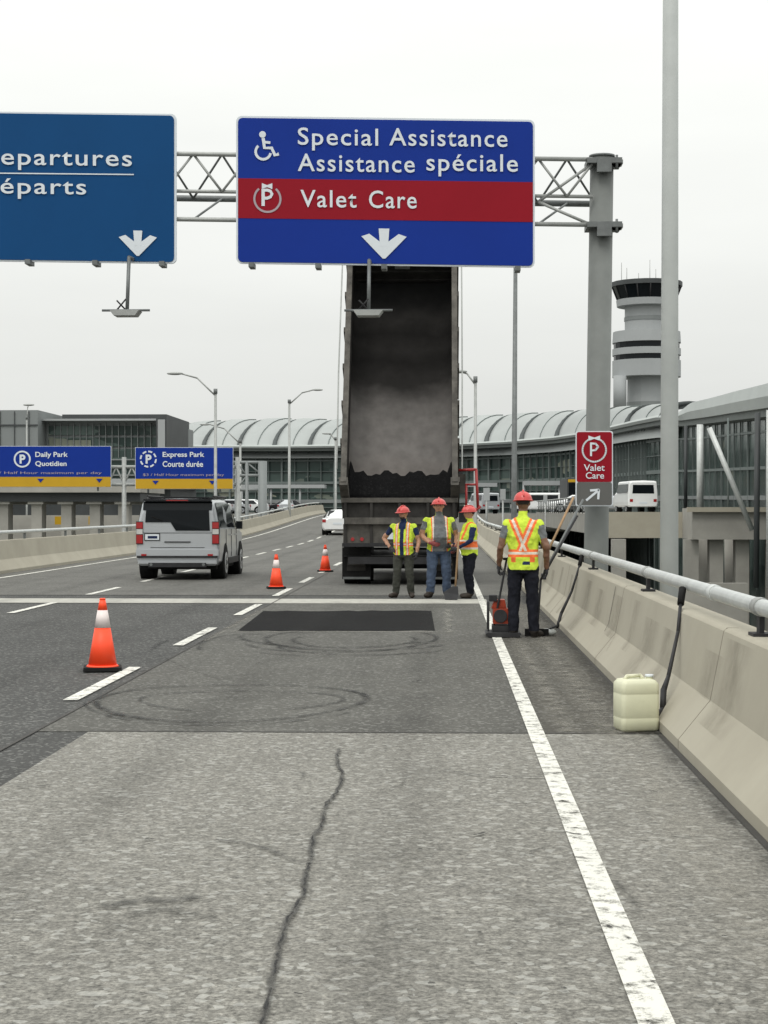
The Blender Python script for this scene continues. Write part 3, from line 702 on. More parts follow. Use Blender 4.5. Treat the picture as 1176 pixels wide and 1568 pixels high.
# ---------------------------------------------------------------- people
def person(loc,rot,height,P,fn,skin='skin',gloves=None,name='construction_worker'):
    e=empty(name,loc,rot); s=height/1.80; e.scale=(s*P.get('wide',1),s*P.get('wide',1),s)
    b=MB('clothed_body'); bones=[]
    def seg(a,c,ra,rc,cat):
        b.cyl(a,c,ra,rc,'skin',14); b.ell(a,(ra,)*3,'skin',14); b.ell(c,(rc,)*3,'skin',14); bones.append((Vector(a),Vector(c),max(ra,rc),cat))
    bel=P.get('belly',0)
    tor=[(.80,.165,.125,0),(.90,.175,.125,0),(.99,.165,.12,-bel*.5),(1.10,.165,.125+bel,-bel),(1.24,.175,.125+bel*.6,-bel*.5),(1.36,.185,.115,0),(1.43,.165,.10,.005),(1.48,.10,.075,.01),(1.51,.06,.06,.01)]
    lean=P.get('lean',0)
    def lx(z): return lean*(z-.9)
    b.loft([[ (rx*math.cos(t)*(1 if abs(math.cos(t))<.8 else .98),ry*math.sin(t)+oy-lx(z),z) for t in [2*math.pi*i/24 for i in range(24)]] for z,rx,ry,oy in tor],'skin')
    ves=[(.84,.195,.15,0),(.90,.192,.145,0),(1.10,.185,.142+bel,-bel),(1.36,.205,.133,0),(1.44,.17,.11,.005),(1.485,.10,.08,.01)]
    b.loft([[ (rx*math.cos(t),ry*math.sin(t)+oy-lx(z),z) for t in [2*math.pi*i/24 for i in range(24)]] for z,rx,ry,oy in ves],'skin')
    bones.append((Vector((0,0,.95)),Vector((0,-lx(1.42),1.42)),.20,'torso'))
    bones.append((Vector((-.1,0,1.2)),Vector((.1,-lx(1.4),1.2)),.14,'torso')); bones.append((Vector((-.12,-lx(1.38),1.38)),Vector((.12,-lx(1.38),1.38)),.10,'torso'))
    hy=-lx(1.6); 
    seg((0,.01-lx(1.5),1.47),(0,hy-.005,1.60),.058,.055,'neck')
    for side,sg_ in (('p',1),('n',-1)):
        sh=(sg_*.195,-lx(1.4),1.405); el,wr=P['arm'+side]
        seg(sh,el,.062,.046,'uarm'); seg(el,wr,.045,.030,'larm')
        kn,an=P['leg'+side]; seg((sg_*.092,0,.88),kn,.102,.078,'leg'); seg(kn,an,.078,.064,'leg')
        fx,fy=P.get('foot'+side,(0,-1)); a=Vector(an)
        b.ell((a.x+fx*.02,a.y+fy*.02,.055),(.05,.055,.06),'skin',12); 
        b.cyl((a.x,a.y,.06),(a.x+fx*.15,a.y+fy*.15,.045),.052,.045,'skin'); b.ell((a.x+fx*.16,a.y+fy*.16,.042),(.047,.047,.042),'skin',12)
        bones.append((Vector((a.x,a.y,.03)),Vector((a.x+fx*.15,a.y+fy*.15,.03)),.10,'foot'))
    ht=P.get('head',0)
    R=Matrix.Translation((0,hy,1.60))@Matrix.Rotation(math.radians(ht),4,'Z')@Matrix.Rotation(math.radians(P.get('nod',0)),4,'X')
    b.M=R
    b.ell((0,0,.075),(.076,.094,.105),'skin',18); b.ell((0,-.028,.02),(.056,.062,.058),'skin',14); b.ell((0,-.045,-.02),(.03,.032,.025),'skin',12)
    b.loft([[(-.014,-.085,.045),(.014,-.085,.045),(.0,-.119,.048)],[(-.008,-.085,.10),(.008,-.085,.10),(0,-.098,.10)]],'skin')
    for q in (-1,1): b.ell((q*.079,.008,.065),(.011,.02,.033),'skin',10)
    b.ell((0,-.082,.098),(.05,.016,.010),'skin',10)
    b.M=Matrix(); bones.append((R@Vector((0,0,.0)),R@Vector((0,0,.1)),.10,'head'))
    tmp=b.done(); rm=tmp.modifiers.new('r','REMESH'); rm.mode='VOXEL'; rm.voxel_size=.0105; rm.use_smooth_shade=True
    smd=tmp.modifiers.new('s','SMOOTH'); smd.iterations=3; smd.factor=.5
    dp=tmp.modifiers.new('folds','DISPLACE'); tx_=bpy.data.textures.new('folds','CLOUDS'); tx_.noise_scale=.085; dp.texture=tx_; dp.strength=.032; dp.mid_level=.5
    bpy.context.view_layer.update()
    me=bpy.data.meshes.new_from_object(tmp.evaluated_get(bpy.context.evaluated_depsgraph_get())); bpy.data.objects.remove(tmp)
    me.materials.clear(); keys=[]
    idx=[]
    for f in me.polygons:
        c=f.center; best=None;bd=1e9;bt=0
        for a,d,r_,cat in bones:
            ab=d-a; t_=max(0,min(1,(c-a).dot(ab)/ab.length_squared)); dd=(c-(a+ab*t_)).length-r_
            if dd<bd: bd=dd;best=cat;bt=t_
        kx=fn(best,c.x,c.y+lx(c.z),c.z,bt)
        if kx=='skin': kx=skin
        if kx not in keys: keys.append(kx); me.materials.append(MT[kx])
        idx.append(keys.index(kx))
    me.polygons.foreach_set('material_index',idx); me.polygons.foreach_set('use_smooth',[True]*len(idx))
    o=bpy.data.objects.new('clothed_body',me); sc.collection.objects.link(o); o.parent=e
    b=MB('head_details'); b.M=R
    for q in (-1,1): b.ell((q*.030,-.087,.078),(.013,.006,.006),'eye',8); b.ell((q*.030,-.089,.094),(.018,.007,.004),'hair',8)
    b.ell((0,-.090,.016),(.022,.007,.005),'lip',8)
    if P.get('beard'): b.ell((0,-.045,-.010),(.052,.052,.036),'hair',12)
    b.ell((0,.012,.085),(.080,.092,.10),'hair',16,zmin=-.45)
    b.done(e)
    b=MB('hard_hat'); b.M=R@Matrix.Translation((0,0,.105))@Matrix.Rotation(math.radians(-4),4,'X')
    rings=[]
    for j in range(7):
        ph=math.radians(90*j/6); rings.append([((.115*math.cos(t))*math.cos(ph),(.138*math.sin(t))*math.cos(ph),.112*math.sin(ph)) for t in [2*math.pi*i/24 for i in range(24)]])
    b.loft(rings,'helmet',cap=False,smooth=True)
    b.loft([[(.117*math.cos(t),.14*math.sin(t),.004) for t in [2*math.pi*i/24 for i in range(24)]],[(.133*math.cos(t),(.155+(.05 if math.sin(t)<-.3 else 0))*math.sin(t),-.010) for t in [2*math.pi*i/24 for i in range(24)]],[(.10*math.cos(t),.12*math.sin(t),-.012) for t in [2*math.pi*i/24 for i in range(24)]]],'helmet',cap=False,smooth=True)
    b.tube([(0,-.13,.035),(0,-.07,.108),(0,0,.122),(0,.07,.108),(0,.13,.035)],.012,'helmet',8)
    b.done(e)
    for side,sg_ in (('p',1),('n',-1)):
        el,wr=map(Vector,P['arm'+side]); d=P.get('hd'+side); d=Vector(d).normalized() if d else (wr-el).normalized()
        nrm=Vector(P.get('pn'+side,(-sg_,0,0))); nrm=(nrm-d*nrm.dot(d)).normalized(); sd=d.cross(nrm)
        if sd.y>0: sd=-sd
        curl=P.get('curl'+side,25)
        hb=MB('hand')
        hb.M=Matrix.Translation(wr)@Matrix((( sd.x,d.x,nrm.x,0),(sd.y,d.y,nrm.y,0),(sd.z,d.z,nrm.z,0),(0,0,0,1)))
        hb.cyl((0,-.02,0),(0,.03,0),.028,.032,'skin'); hb.ell((0,.055,0),(.042,.052,.019),'skin',14); hb.ell((.02,.035,.008),(.02,.03,.018),'skin',10)
        for k,(x,ln) in enumerate(((.030,.072),(.010,.080),(-.010,.074),(-.029,.058))):
            p0=Vector((x,.085,0)); a=0
            for q,fr in enumerate((.45,.32,.23)):
                a+=math.radians(curl*(1.0 if q else .8)); p1=p0+Vector((x*.06,math.cos(a),math.sin(a)))*ln*fr*1.15
                hb.cyl(p0,p1,.0095-.001*q,.0088-.001*q,'skin',8); hb.ell(p1,(.0088-.001*q,)*3,'skin',8); p0=p1
        p0=Vector((.03,.03,.006)); 
        for q,dv in enumerate(((.75,.6,.35),(.35,.8,.5))):
            p1=p0+Vector(dv).normalized()*.036; hb.cyl(p0,p1,.012-.002*q,.0105-.002*q,'skin',8); hb.ell(p1,(.0105-.002*q,)*3,'skin',8); p0=p1
        tmp=hb.done(); rm=tmp.modifiers.new('r','REMESH'); rm.mode='VOXEL'; rm.voxel_size=.0045; rm.use_smooth_shade=True
        bpy.context.view_layer.update()
        me=bpy.data.meshes.new_from_object(tmp.evaluated_get(bpy.context.evaluated_depsgraph_get())); bpy.data.objects.remove(tmp)
        me.materials.clear(); me.materials.append(MT[gloves or skin])
        for f in me.polygons: f.material_index=0
        o=bpy.data.objects.new('hand',me); sc.collection.objects.link(o); o.parent=e
    return e
def base(pants,sleeve,fn_torso,short=True,boot='boot'):
    def f(cat,x,y,z,t):
        if cat=='foot': return boot if z<.13 else pants
        if cat=='leg': return boot if z<.09 else pants
        if cat=='head' or cat=='neck': return 'skin' if z>1.475 else fn_torso(x,y,z)
        if cat=='larm': return 'skin' if short or t>.85 else sleeve
        if cat=='uarm': return (fn_torso(x,y,z) if t<.08 else sleeve) if t<(.62 if short else 2) else 'skin'
        if z<.845: return pants
        return fn_torso(x,y,z)
    return f
def vestA(x,y,z):
    ax=abs(x)
    if y>0:
        q=(z-1.16)/.28*.12
        if z>1.08 and abs(ax-abs(q))<.052: return 'refl' if abs(ax-abs(q))<.018 else 'orange'
        if 1.00<z<1.10: return 'orange' if not 1.035<z<1.068 else 'refl'
        if z<1.04 and .085<ax<.145: return 'orange' if z>.94 else 'lime'
        if .905<z<.95 and -.09<x<.0: return 'navy'
        return 'lime'
    if .07<ax<.12: return 'orange'
    return 'lime'
def vestF(shirt,gap,zv=1.06,side='lime',st='orange'):
    def f(x,y,z):
        ax=abs(x)
        if y<0 and ax<gap*(1+(1.45-z)*.6): return shirt
        if y<0 and z>1.36 and ax<.07: return shirt
        if .075<ax<.135: return 'refl' if .092<ax<.118 else st
        if zv-.035<z<zv+.035: return 'refl' if abs(z-zv)<.014 else st
        return side
    return f
Y=21.3
person((WX(801,Y),Y,0),math.radians(176),1.82,dict(wide=1.0,
  armp=((.275,.03,1.12),(.30,-.10,.88)),armn=((-.285,.03,1.12),(-.29,-.07,.87)),
  legp=((.115,-.02,.48),(.12,.03,.10)),legn=((-.115,-.01,.48),(-.135,.02,.10)),footp=(.1,-1),footn=(-.4,-.9),curlp=60,nod=8,head=6),
  base('blackcloth','greycloth',vestA,True,'hair'),skin='skind',gloves='glove')
Y=31.0
person((WX(618,Y),Y,0),math.radians(-12),1.66,dict(wide=1.06,belly=.02,beard=True,
  armn=((-.40,.08,1.17),(-.25,-.07,1.0)),armp=((.285,.02,1.13),(.27,-.10,.88)),hdn=(.7,-.3,-.4),pnn=(.2,.6,-.6),
  legp=((.12,-.02,.48),(.14,.03,.10)),legn=((-.12,-.03,.48),(-.15,.02,.10)),footn=(-.4,-.9),footp=(.35,-.9),head=-20,nod=10,curlp=40),
  base('olive','navy',vestF('navy',.03),True),skin='skin',gloves='glove')
person((WX(672,Y),Y+.1,0),math.radians(6),1.80,dict(wide=1.14,belly=.05,
  armn=((-.28,.0,1.13),(-.16,-.20,1.0)),armp=((.29,.02,1.13),(.25,-.14,.92)),hdn=(.8,-.3,-.2),pnn=(0,1,0),
  legp=((.12,-.02,.48),(.13,.02,.10)),legn=((-.12,-.02,.48),(-.14,.0,.10)),footn=(-.45,-.9),footp=(.3,-.95),head=-8,curlp=35),
  base('jeans','greycloth',vestF('greycloth',.085,1.04,'lime','orange'),True),skin='skin',gloves='glover')
person((WX(719,Y),Y-.1,0),math.radians(-70),1.66,dict(wide=1.08,belly=.05,
  armn=((-.26,-.06,1.14),(-.18,-.30,1.02)),armp=((.26,-.08,1.13),(.16,-.30,.98)),curlp=65,curln=65,hdn=(.1,-1,0),hdp=(-.1,-1,0),
  legp=((.11,-.05,.48),(.12,-.02,.10)),legn=((-.11,.0,.48),(-.12,.06,.10)),head=-8,nod=6),
  base('blackcloth','navy',lambda x,y,z:('orange' if 1.0<z<1.12 else ('refl' if .96<z<1.0 or 1.12<z<1.15 else ('orange' if .07<abs(x)<.12 and z>1.1 else 'lime'))),False),skin='skin',gloves='glove')
b=MB('shovel')
b.cyl((WX(703,30.6),30.6,1.2),(WX(697,30.6),30.3,.22),.018,m='wood',n=8)
b.loft([[(WX(697,30.3)-.05,30.3,.24),(WX(697,30.3)+.05,30.3,.24),(WX(697,30.3)+.05,30.28,.24),(WX(697,30.3)-.05,30.28,.24)],[(WX(690,30.3)-.12,30.25,.14),(WX(690,30.3)+.14,30.25,.10),(WX(690,30.3)+.14,30.22,.10),(WX(690,30.3)-.12,30.22,.14)],[(WX(690,30.3)-.10,30.1,.01),(WX(690,30.3)+.12,30.1,.01),(WX(690,30.3)+.12,30.08,.015),(WX(690,30.3)-.10,30.08,.015)]],'dark'); b.done()
b=MB('asphalt_rake'); a=W(893,765,22.3); c=W(832,880,21.8); b.cyl(a,c,.016,m='steeld',n=8); b.box(c[0]-.02,c[0]+.02,c[1]-.3,c[1]+.2,c[2]-.05,c[2]+.01,'dark')
a=W(878,762,22.6); c=W(838,846,22.0); b.cyl(a,c,.016,m='wood',n=8); b.done()
b=MB('broom'); a=W(884,790,22.0); c=W(828,888,21.5); b.cyl(a,(c[0],c[1],c[2]),.015,m='dark',n=8); b.cyl(c,(c[0]-.05,c[1],.02),.015,m='dark',n=8); b.box(c[0]-.2,c[0]+.1,c[1]-.03,c[1]+.03,.0,.1,'black'); b.done()
Y=21.5; cx=WX(768,Y)
b=MB('plate_compactor')
b.prism([(cx-.17,.0+.01),(cx+.20,.01),(cx+.24,.05),(cx+.22,.07),(cx-.19,.07),(cx-.21,.05)],'y',Y-.28,Y+.3,'dark')
b.box(cx-.12,cx+.10,Y-.16,Y+.2,.07,.15,'dark')
b.box(cx-.11,cx+.09,Y-.15,Y+.15,.17,.36,'compact'); b.cyl((cx-.02,Y-.18,.27),(cx-.02,Y-.13,.27),.085,m='dark',n=18); b.cyl((cx+.08,Y-.02,.27),(cx+.15,Y-.02,.27),.07,m='steeld',n=14)
b.prism([(cx-.13,.36),(cx+.06,.36),(cx+.04,.47),(cx-.09,.47)],'y',Y-.1,Y+.12,'compact'); b.cyl((cx-.08,Y,.47),(cx-.08,Y,.50),.03,m='dark')
b.cyl((cx+.12,Y-.1,.42),(cx+.12,Y+.1,.42),.045,m='steel',n=12)
for s in (-.17,.17):
    b.tube([(cx+s,Y-.2,.08),(cx+s,Y-.2,.44),(cx+s,Y+.2,.44),(cx+s,Y+.2,.08)],.012,'dark')
b.tube([(cx-.1,Y-.1,.15),(cx-.02,Y-.12,.55),(WX(776,Y-.1),Y-.05,.98)],.014,'dark'); b.tube([(cx+.12,Y-.1,.15),(cx+.10,Y-.12,.55),(WX(781,Y-.1),Y+.1,.98)],.014,'dark'); b.cyl((WX(771,Y),Y-.1,.985),(WX(786,Y),Y+.12,.985),.017,m='black',n=10)
b.box(cx-.16,cx-.06,Y-.12,Y+.02,.45,.53,'dark'); b.done(bevel=.008)
b=MB('hand_tamper'); X=WX(838,21.6); b.ell((X,21.6,.05),(.12,.08,.05),'pole',14); b.cyl((X,21.6,.08),(X+.12,21.5,.14),.012,m='dark'); b.done()
jy=12.35; jx=WX(974,jy)
b=MB('plastic_jug')
def rr3(w,d,z,r): return [(x*.93,y,z*.95) for x,y in rrect(-w,-d,w,d,r,4)]
b.loft([rr3(.135,.10,0.0,.03),rr3(.15,.12,.02,.035),rr3(.152,.122,.10,.035),rr3(.150,.120,.105,.035),rr3(.152,.122,.11,.035),rr3(.152,.122,.28,.035),rr3(.150,.119,.285,.035),rr3(.152,.121,.29,.035),rr3(.151,.12,.36,.035),rr3(.13,.10,.388,.035),rr3(.10,.07,.395,.03)],'jug',smooth=True)
b.tube([(-.09,0,.362),(-.07,0,.392),(.03,0,.396),(.06,0,.362)],.014,'jug'); b.cyl((.10,0,.36),(.10,0,.39),.026,m='jug',n=16); b.cyl((.10,0,.385),(.10,0,.402),.03,m='white',n=16)
b.done(loc=(jx,jy,.006),rot=math.radians(12))
def cone(px,py,h=.70):
    Y=GY(py); b=MB('traffic_cone')
    b.loft([[(x,y,0) for x,y in rrect(-.19,-.19,.19,.19,.03,3)],[(x,y,.035) for x,y in rrect(-.185,-.185,.185,.185,.03,3)]],'black')
    def c(z): return .145*(1-z)+.03*z
    b.cyl((0,0,.03),(0,0,.035+(h-.035)*.58),.145,c(.58),'cone',24)
    b.cyl((0,0,.035+(h-.035)*.58),(0,0,.035+(h-.035)*.84),c(.58)+.002,c(.84)+.002,'conew',24)
    b.cyl((0,0,.035+(h-.035)*.84),(0,0,h),c(.84),.028,'cone',24); b.cyl((0,0,h-.001),(0,0,h+.012),.031,.027,'cone',24)
    b.cyl((0,0,.033),(0,0,.05),.165,.15,'cone',24)
    b.done(loc=(WX(px,Y),Y,.012),rot=random.uniform(-.3,.3))
cone(157,1029,.70); cone(423,902,.68); cone(498,876,.68)
# ---------------------------------------------------------------- terminal
st=[(200,262,683,664),(252,258,684,650),(340,254,684,643),(440,250,684,640),(530,246,683,642),(620,242,682,641),(700,238,681,638),(780,230,677,634),(850,215,671,630),(900,200,664,627),(940,183,655,624),(975,167,647,622),(1010,150,640,620),(1045,132,640,618),(1085,115,634,612),(1130,98,626,606),(1180,85,618,600),(1260,70,606,586),(1340,60,590,570)]
def st_at(px):
    for a,b_ in zip(st,st[1:]):
        if px<=b_[0]:
            t=(px-a[0])/(b_[0]-a[0]); return tuple(u+(v-u)*t for u,v in zip(a,b_))
    return st[-1]
T=empty('airport_terminal')
b=MB('curved_roof')
def roofpt(px,k,add=0):
    t=k/8
    s=st_at(px+52*t**1.6)
    E_=Vector(W(s[0],s[2],s[1])); R_=Vector(W(s[0],s[3],s[1]+16)); 
    out=E_.lerp(R_,t); out.z=E_.z+(R_.z-E_.z)*math.sin(t*math.pi/2)+add*(s[1]/250); return out
bounds=[]
q=205
while q<1040: bounds.append(q); q+=54
for i in range(len(bounds)-1):
    A,B2=bounds[i],bounds[i+1]; rings=[]
    for j in range(9):
        f=j/8
        rings.append([tuple(roofpt(A+(B2-A)*f,k,(-1.3*f+.5*math.sin(f*math.pi))*(.25+.75*k/8))) for k in range(9)])
    b.loft(rings,'roof',cap=False,close=False,smooth=True)
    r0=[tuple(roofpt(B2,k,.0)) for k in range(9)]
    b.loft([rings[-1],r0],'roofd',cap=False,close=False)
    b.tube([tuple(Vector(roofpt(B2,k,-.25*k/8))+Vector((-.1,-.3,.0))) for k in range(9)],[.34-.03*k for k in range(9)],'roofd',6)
    b.tube([tuple(Vector(p_)+Vector((0,-.05,.05))) for p_ in rings[4]],.07,'mull',5)
b.done(T,recalc=False)
b=MB('roof_deck')
rings=[]
for q in range(200,1270,15):
    rings.append([tuple(Vector(roofpt(q,k))+Vector((0,.5,-1.7 if q<1040 else -.05))) for k in range(9)])
b.loft(rings,'roof',cap=False,close=False,smooth=True); b.done(T,recalc=False)
pts=[st_at(q) for q in range(200,1300,6)]
b=MB('eave_fascia')
E=[Vector(W(p_[0],p_[2],p_[1])) for p_ in pts]
def fr_(i): return min(1,max(0,(pts[i][0]-1036)/25))
b.loft([[tuple(e+Vector((-.3,-.8,-.25))),tuple(e+Vector((-.45,-.9,.0+.3*fr_(i)))),tuple(e+Vector((-.3,-.8,.2+.75*fr_(i)))),tuple(e+Vector((.6,.8,.3+.9*fr_(i)))),tuple(e+Vector((.6,.8,-.25)))] for i,e in enumerate(E)],'fasc')
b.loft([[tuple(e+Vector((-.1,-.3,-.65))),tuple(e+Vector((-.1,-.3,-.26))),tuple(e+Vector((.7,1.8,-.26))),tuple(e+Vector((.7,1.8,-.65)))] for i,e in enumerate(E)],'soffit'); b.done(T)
b=MB('glass_facade')
Wl=[(e.x+.8,e.y+2.0,e.z-.2) for e in E]
b.loft([[(x,y,-6),(x,y,z)] for x,y,z in Wl],'fglass',cap=False,close=False); b.done(T,recalc=False)
b=MB('mullions')
acc=0; nxt=0; cnt=0
for i in range(len(Wl)-1):
    A=Vector(Wl[i]);B_=Vector(Wl[i+1]); ln=(Vector((B_.x,B_.y,0))-Vector((A.x,A.y,0))).length
    d=(B_-A); tdir=Vector((d.x,d.y,0)).normalized(); nd=Vector((tdir.y,-tdir.x,0))
    if nd.x>0: nd=-nd
    if nd.y>0 and abs(nd.y)>abs(nd.x): nd=-nd
    while nxt<acc+ln:
        t_=(nxt-acc)/ln; p_=A+d*t_; near=p_.y<165
        big=(cnt%4==0); w=.14 if big else .04
        if near: w=.10 if big else .03
        dp_=.10 if near else .3
        c0=p_+nd*.02; 
        q4=[c0-tdir*w,c0+tdir*w,c0+tdir*w+nd*dp_,c0-tdir*w+nd*dp_]
        b.loft([[(v.x,v.y,-6) for v in q4],[(v.x,v.y,p_.z) for v in q4]],'mull')
        nxt+=2.2 if not near else 3.6; cnt+=1
    acc+=ln
for fr,hh,mm_ in ((.18,.25,'mull'),(.36,.06,'mull'),(.52,.35,'mull'),(.68,.06,'mull'),(.80,.5,'bldg'),(.92,.08,'mull')):
    rings=[]
    for x,y,z in Wl:
        if y<150 and hh<.1: continue
        zz=z+(1.25-z)*fr; hq=hh if y>150 else hh*.5; rings.append([(x-.12,y-.35,zz-hq),(x-.12,y-.35,zz),(x-.02,y-.03,zz),(x-.02,y-.03,zz-hq)])
    b.loft(rings,mm_)
b.done(T)
b=MB('canopy'); 
for px0,px1,Y,py in ((560,760,228,746),(800,900,196,744),(375,500,236,748)):
    z=W(600,py,Y)[2]; x0=WX(px0,Y);x1=WX(px1,Y); b.box(x0,x1,Y-4,Y,z,z+.5,'tower')
    k=x0
    while k<x1: b.cyl((k,Y-3.5,1.2),(k,Y-3.5,z),.15,m='tower'); k+=4
b.done(T)
b=MB('terminal_forecourt')
b.add([(-60,160,1.24),(45,160,1.24),(45,262,1.24),(-60,262,1.24)],[(0,1,2,3)],'asph_far')
b.box(-60,-11.7,159.6,160,-.2,1.235,'conc2'); b.box(2.3,45,159.6,160,-.2,1.235,'conc2')
b.box(-60,45,160.01,262,-.4,1.2,'conc2'); b.done()
b=MB('departures_deck')
Yd=88; x0=WX(935,Yd); z1=W(935,787,Yd)[2]; z0=W(935,826,Yd)[2]
b.box(x0,13.4,Yd+4,Yd+71,z1-1.2,z1,'conc2'); b.box(x0+4.2,30,Yd,Yd+3.7,z0,z1+.3,'conc2'); b.box(x0-.3,13.4,Yd+3.7,Yd+3.99,z1-1.3,z1+.1,'conc')
b.box(x0+3.9,30,Yd-.3,Yd-.01,z1+.1,z1+.35,'conc')
for px in (1062,1100,1140,1190,950):
    X=WX(px,Yd); b.box(X-.35,X+.35,Yd+.6,Yd+1.4,-6,z0,'conc2')
for px in (1078,1122): X=WX(px,Yd+6); b.cyl((X,Yd+6,-6),(X,Yd+6,z0),.45,m='conc2',n=18)
b.box(WX(1040,Yd-8),WX(1145,Yd-8),Yd-8,Yd-7.5,-6,W(1040,893,Yd-8)[2],'conc2')
b.done()
b=MB('railing')
for k in range(26): b.cyl((x0-.15,Yd+4+k*2.4,z1),(x0-.15,Yd+4+k*2.4,z1+1.0),.04,m='steeld',n=6)
b.cyl((x0-.15,Yd+4,z1+1),(x0-.15,Yd+66,z1+1),.05,m='steel',n=8); b.cyl((x0-.15,Yd+4,z1+.5),(x0-.15,Yd+66,z1+.5),.03,m='steel',n=8)
b.done()
b=MB('facade_struts')
for (a,c,d,e_,Yq,r_,m_) in ((1072,650,1072,788,98,.20,'rail'),(1086,655,1152,812,82,.13,'rail'),(1160,632,1158,900,80,.14,'bldgd'),(1050,652,1050,788,112,.12,'bldgd'),(1115,640,1115,800,92,.05,'mull'),(1176,628,1176,900,78,.08,'rail')):
    b.cyl(W(a,c,Yq),W(d,e_,Yq),r_,m=m_,n=10)
b.done(T)
Yt=300; X=WX(990,Yt); kx=Yt/F
def TZ(py): return W(990,py,Yt)[2]
b=MB('control_tower')
def disc(py0,r0,py1,r1,m,n=24,dx=0): b.cyl((X+dx*kx,Yt,TZ(py0)),(X+dx*kx,Yt,TZ(py1)),r0*kx,r1*kx,m,n,smooth=False)
disc(790,32,575,29,'tower',16); disc(622,30,616,30,'bldg',16)
disc(578,52,553,52,'tower'); disc(553,50,545,50,'glass'); disc(545,52,535,52,'tower'); disc(535,50,526,50,'glass'); disc(526,52,509,51,'tower')
disc(509,33,470,33,'tower',20); disc(492,34,486,34,'bldg',20)
disc(470,45,460,46,'tower',20); disc(460,44,440,52,'glass',16); disc(440,54,433,54,'bldgd',20)
for k in range(16):
    a=k*math.pi/8; b.cyl((X+44.3*kx*math.cos(a),Yt+44.3*kx*math.sin(a),TZ(460)),(X+52.3*kx*math.cos(a),Yt+52.3*kx*math.sin(a),TZ(440)),.12,m='dark',n=6)
for dx,top in ((-38,402),(-30,410),(-12,418),(5,398),(14,412),(30,425)): b.cyl((X+dx*kx,Yt,TZ(434)),(X+dx*kx,Yt,TZ(top)),.05,m='steel',n=6)
b.cyl((X-44*kx,Yt-4,TZ(628)),(X-44*kx,Yt-4,TZ(578)),10*kx,m='tower',n=12)
b.done()
b=MB('office_building'); Yb=150
def BX(x0,x1,ya,yb,y0,y1,m): b.box(WX(x0,Yb),WX(x1,Yb),y0,y1,W(0,yb,Yb)[2],W(0,ya,Yb)[2],m)
BX(-120,58,628,700,Yb,Yb+20,'bldg'); BX(58,240,642,720,Yb+3,Yb+22,'bldg'); BX(72,238,629,643,Yb+6,Yb+20,'bldgd'); BX(236,252,640,692,Yb+1,Yb+14,'bldgd'); BX(239,250,642,690,Yb+.9,Yb+1,'tower')
for k in range(8): BX(-110+k*22,-109+k*22,630,700,Yb-.1,Yb,'bldgd')
BX(-110,58,650,652,Yb-.12,Yb,'bldgd')
for j in range(3): BX(62,232,650+j*18,664+j*18,Yb+2.85,Yb+3,'fglass')
for k in range(18): BX(62+k*10,63+k*10,646,716,Yb+2.7,Yb+2.95,'bldg')
BX(52,240,640,643,Yb+1.5,Yb+3,'tower'); BX(150,260,700,745,Yb+2,Yb+20,'fglass'); 
for j in range(4): BX(150,262,702+j*12,704+j*12,Yb+1.8,Yb+2,'bldg')
b.box(WX(-120,Yb),WX(250,Yb),Yb+4,Yb+20,-6,W(0,700,Yb)[2],'bldgd')
b.done()
b=MB('elevated_ramp'); Yr=104
def RX(x0,x1,ya,yb,y0,y1,m): b.box(WX(x0,Yr),WX(x1,Yr),y0,y1,W(0,yb,Yr)[2],W(0,ya,Yr)[2],m)
RX(-200,215,744,754,Yr,Yr+9,'conc2'); RX(-200,212,754,768,Yr+.6,Yr+8,'bldgd'); RX(-200,215,733,744,Yr,Yr+.2,'tower')
for px in (-60,-10,42,88,132,176): RX(px,px+16,768,960,Yr+1,Yr+2.2,'conc2'); RX(px-4,px+20,766,772,Yr+.7,Yr+8,'conc2')
RX(-200,205,790,960,Yr+14,Yr+14.4,'conc2')
for px in (68,182,10): RX(px,px+14,792,806,Yr+13,Yr+13.3,'yellow')
b.done()
b=MB('steel_frame_tower'); Yf=112
for px in (362,378,402): 
    a=W(px,706,Yf); b.cyl((a[0],Yf,-6),a,.12 if px<400 else .3,m='bldg',n=10)
for py in (708,728,750): b.cyl(W(358,py,Yf),W(404,py,Yf),.1,m='bldg',n=8)
for a,c,d,e_ in ((362,708,378,728),(378,728,362,750),(378,708,402,728)): b.cyl(W(a,c,Yf),W(d,e_,Yf),.06,m='bldg',n=6)
b.done()
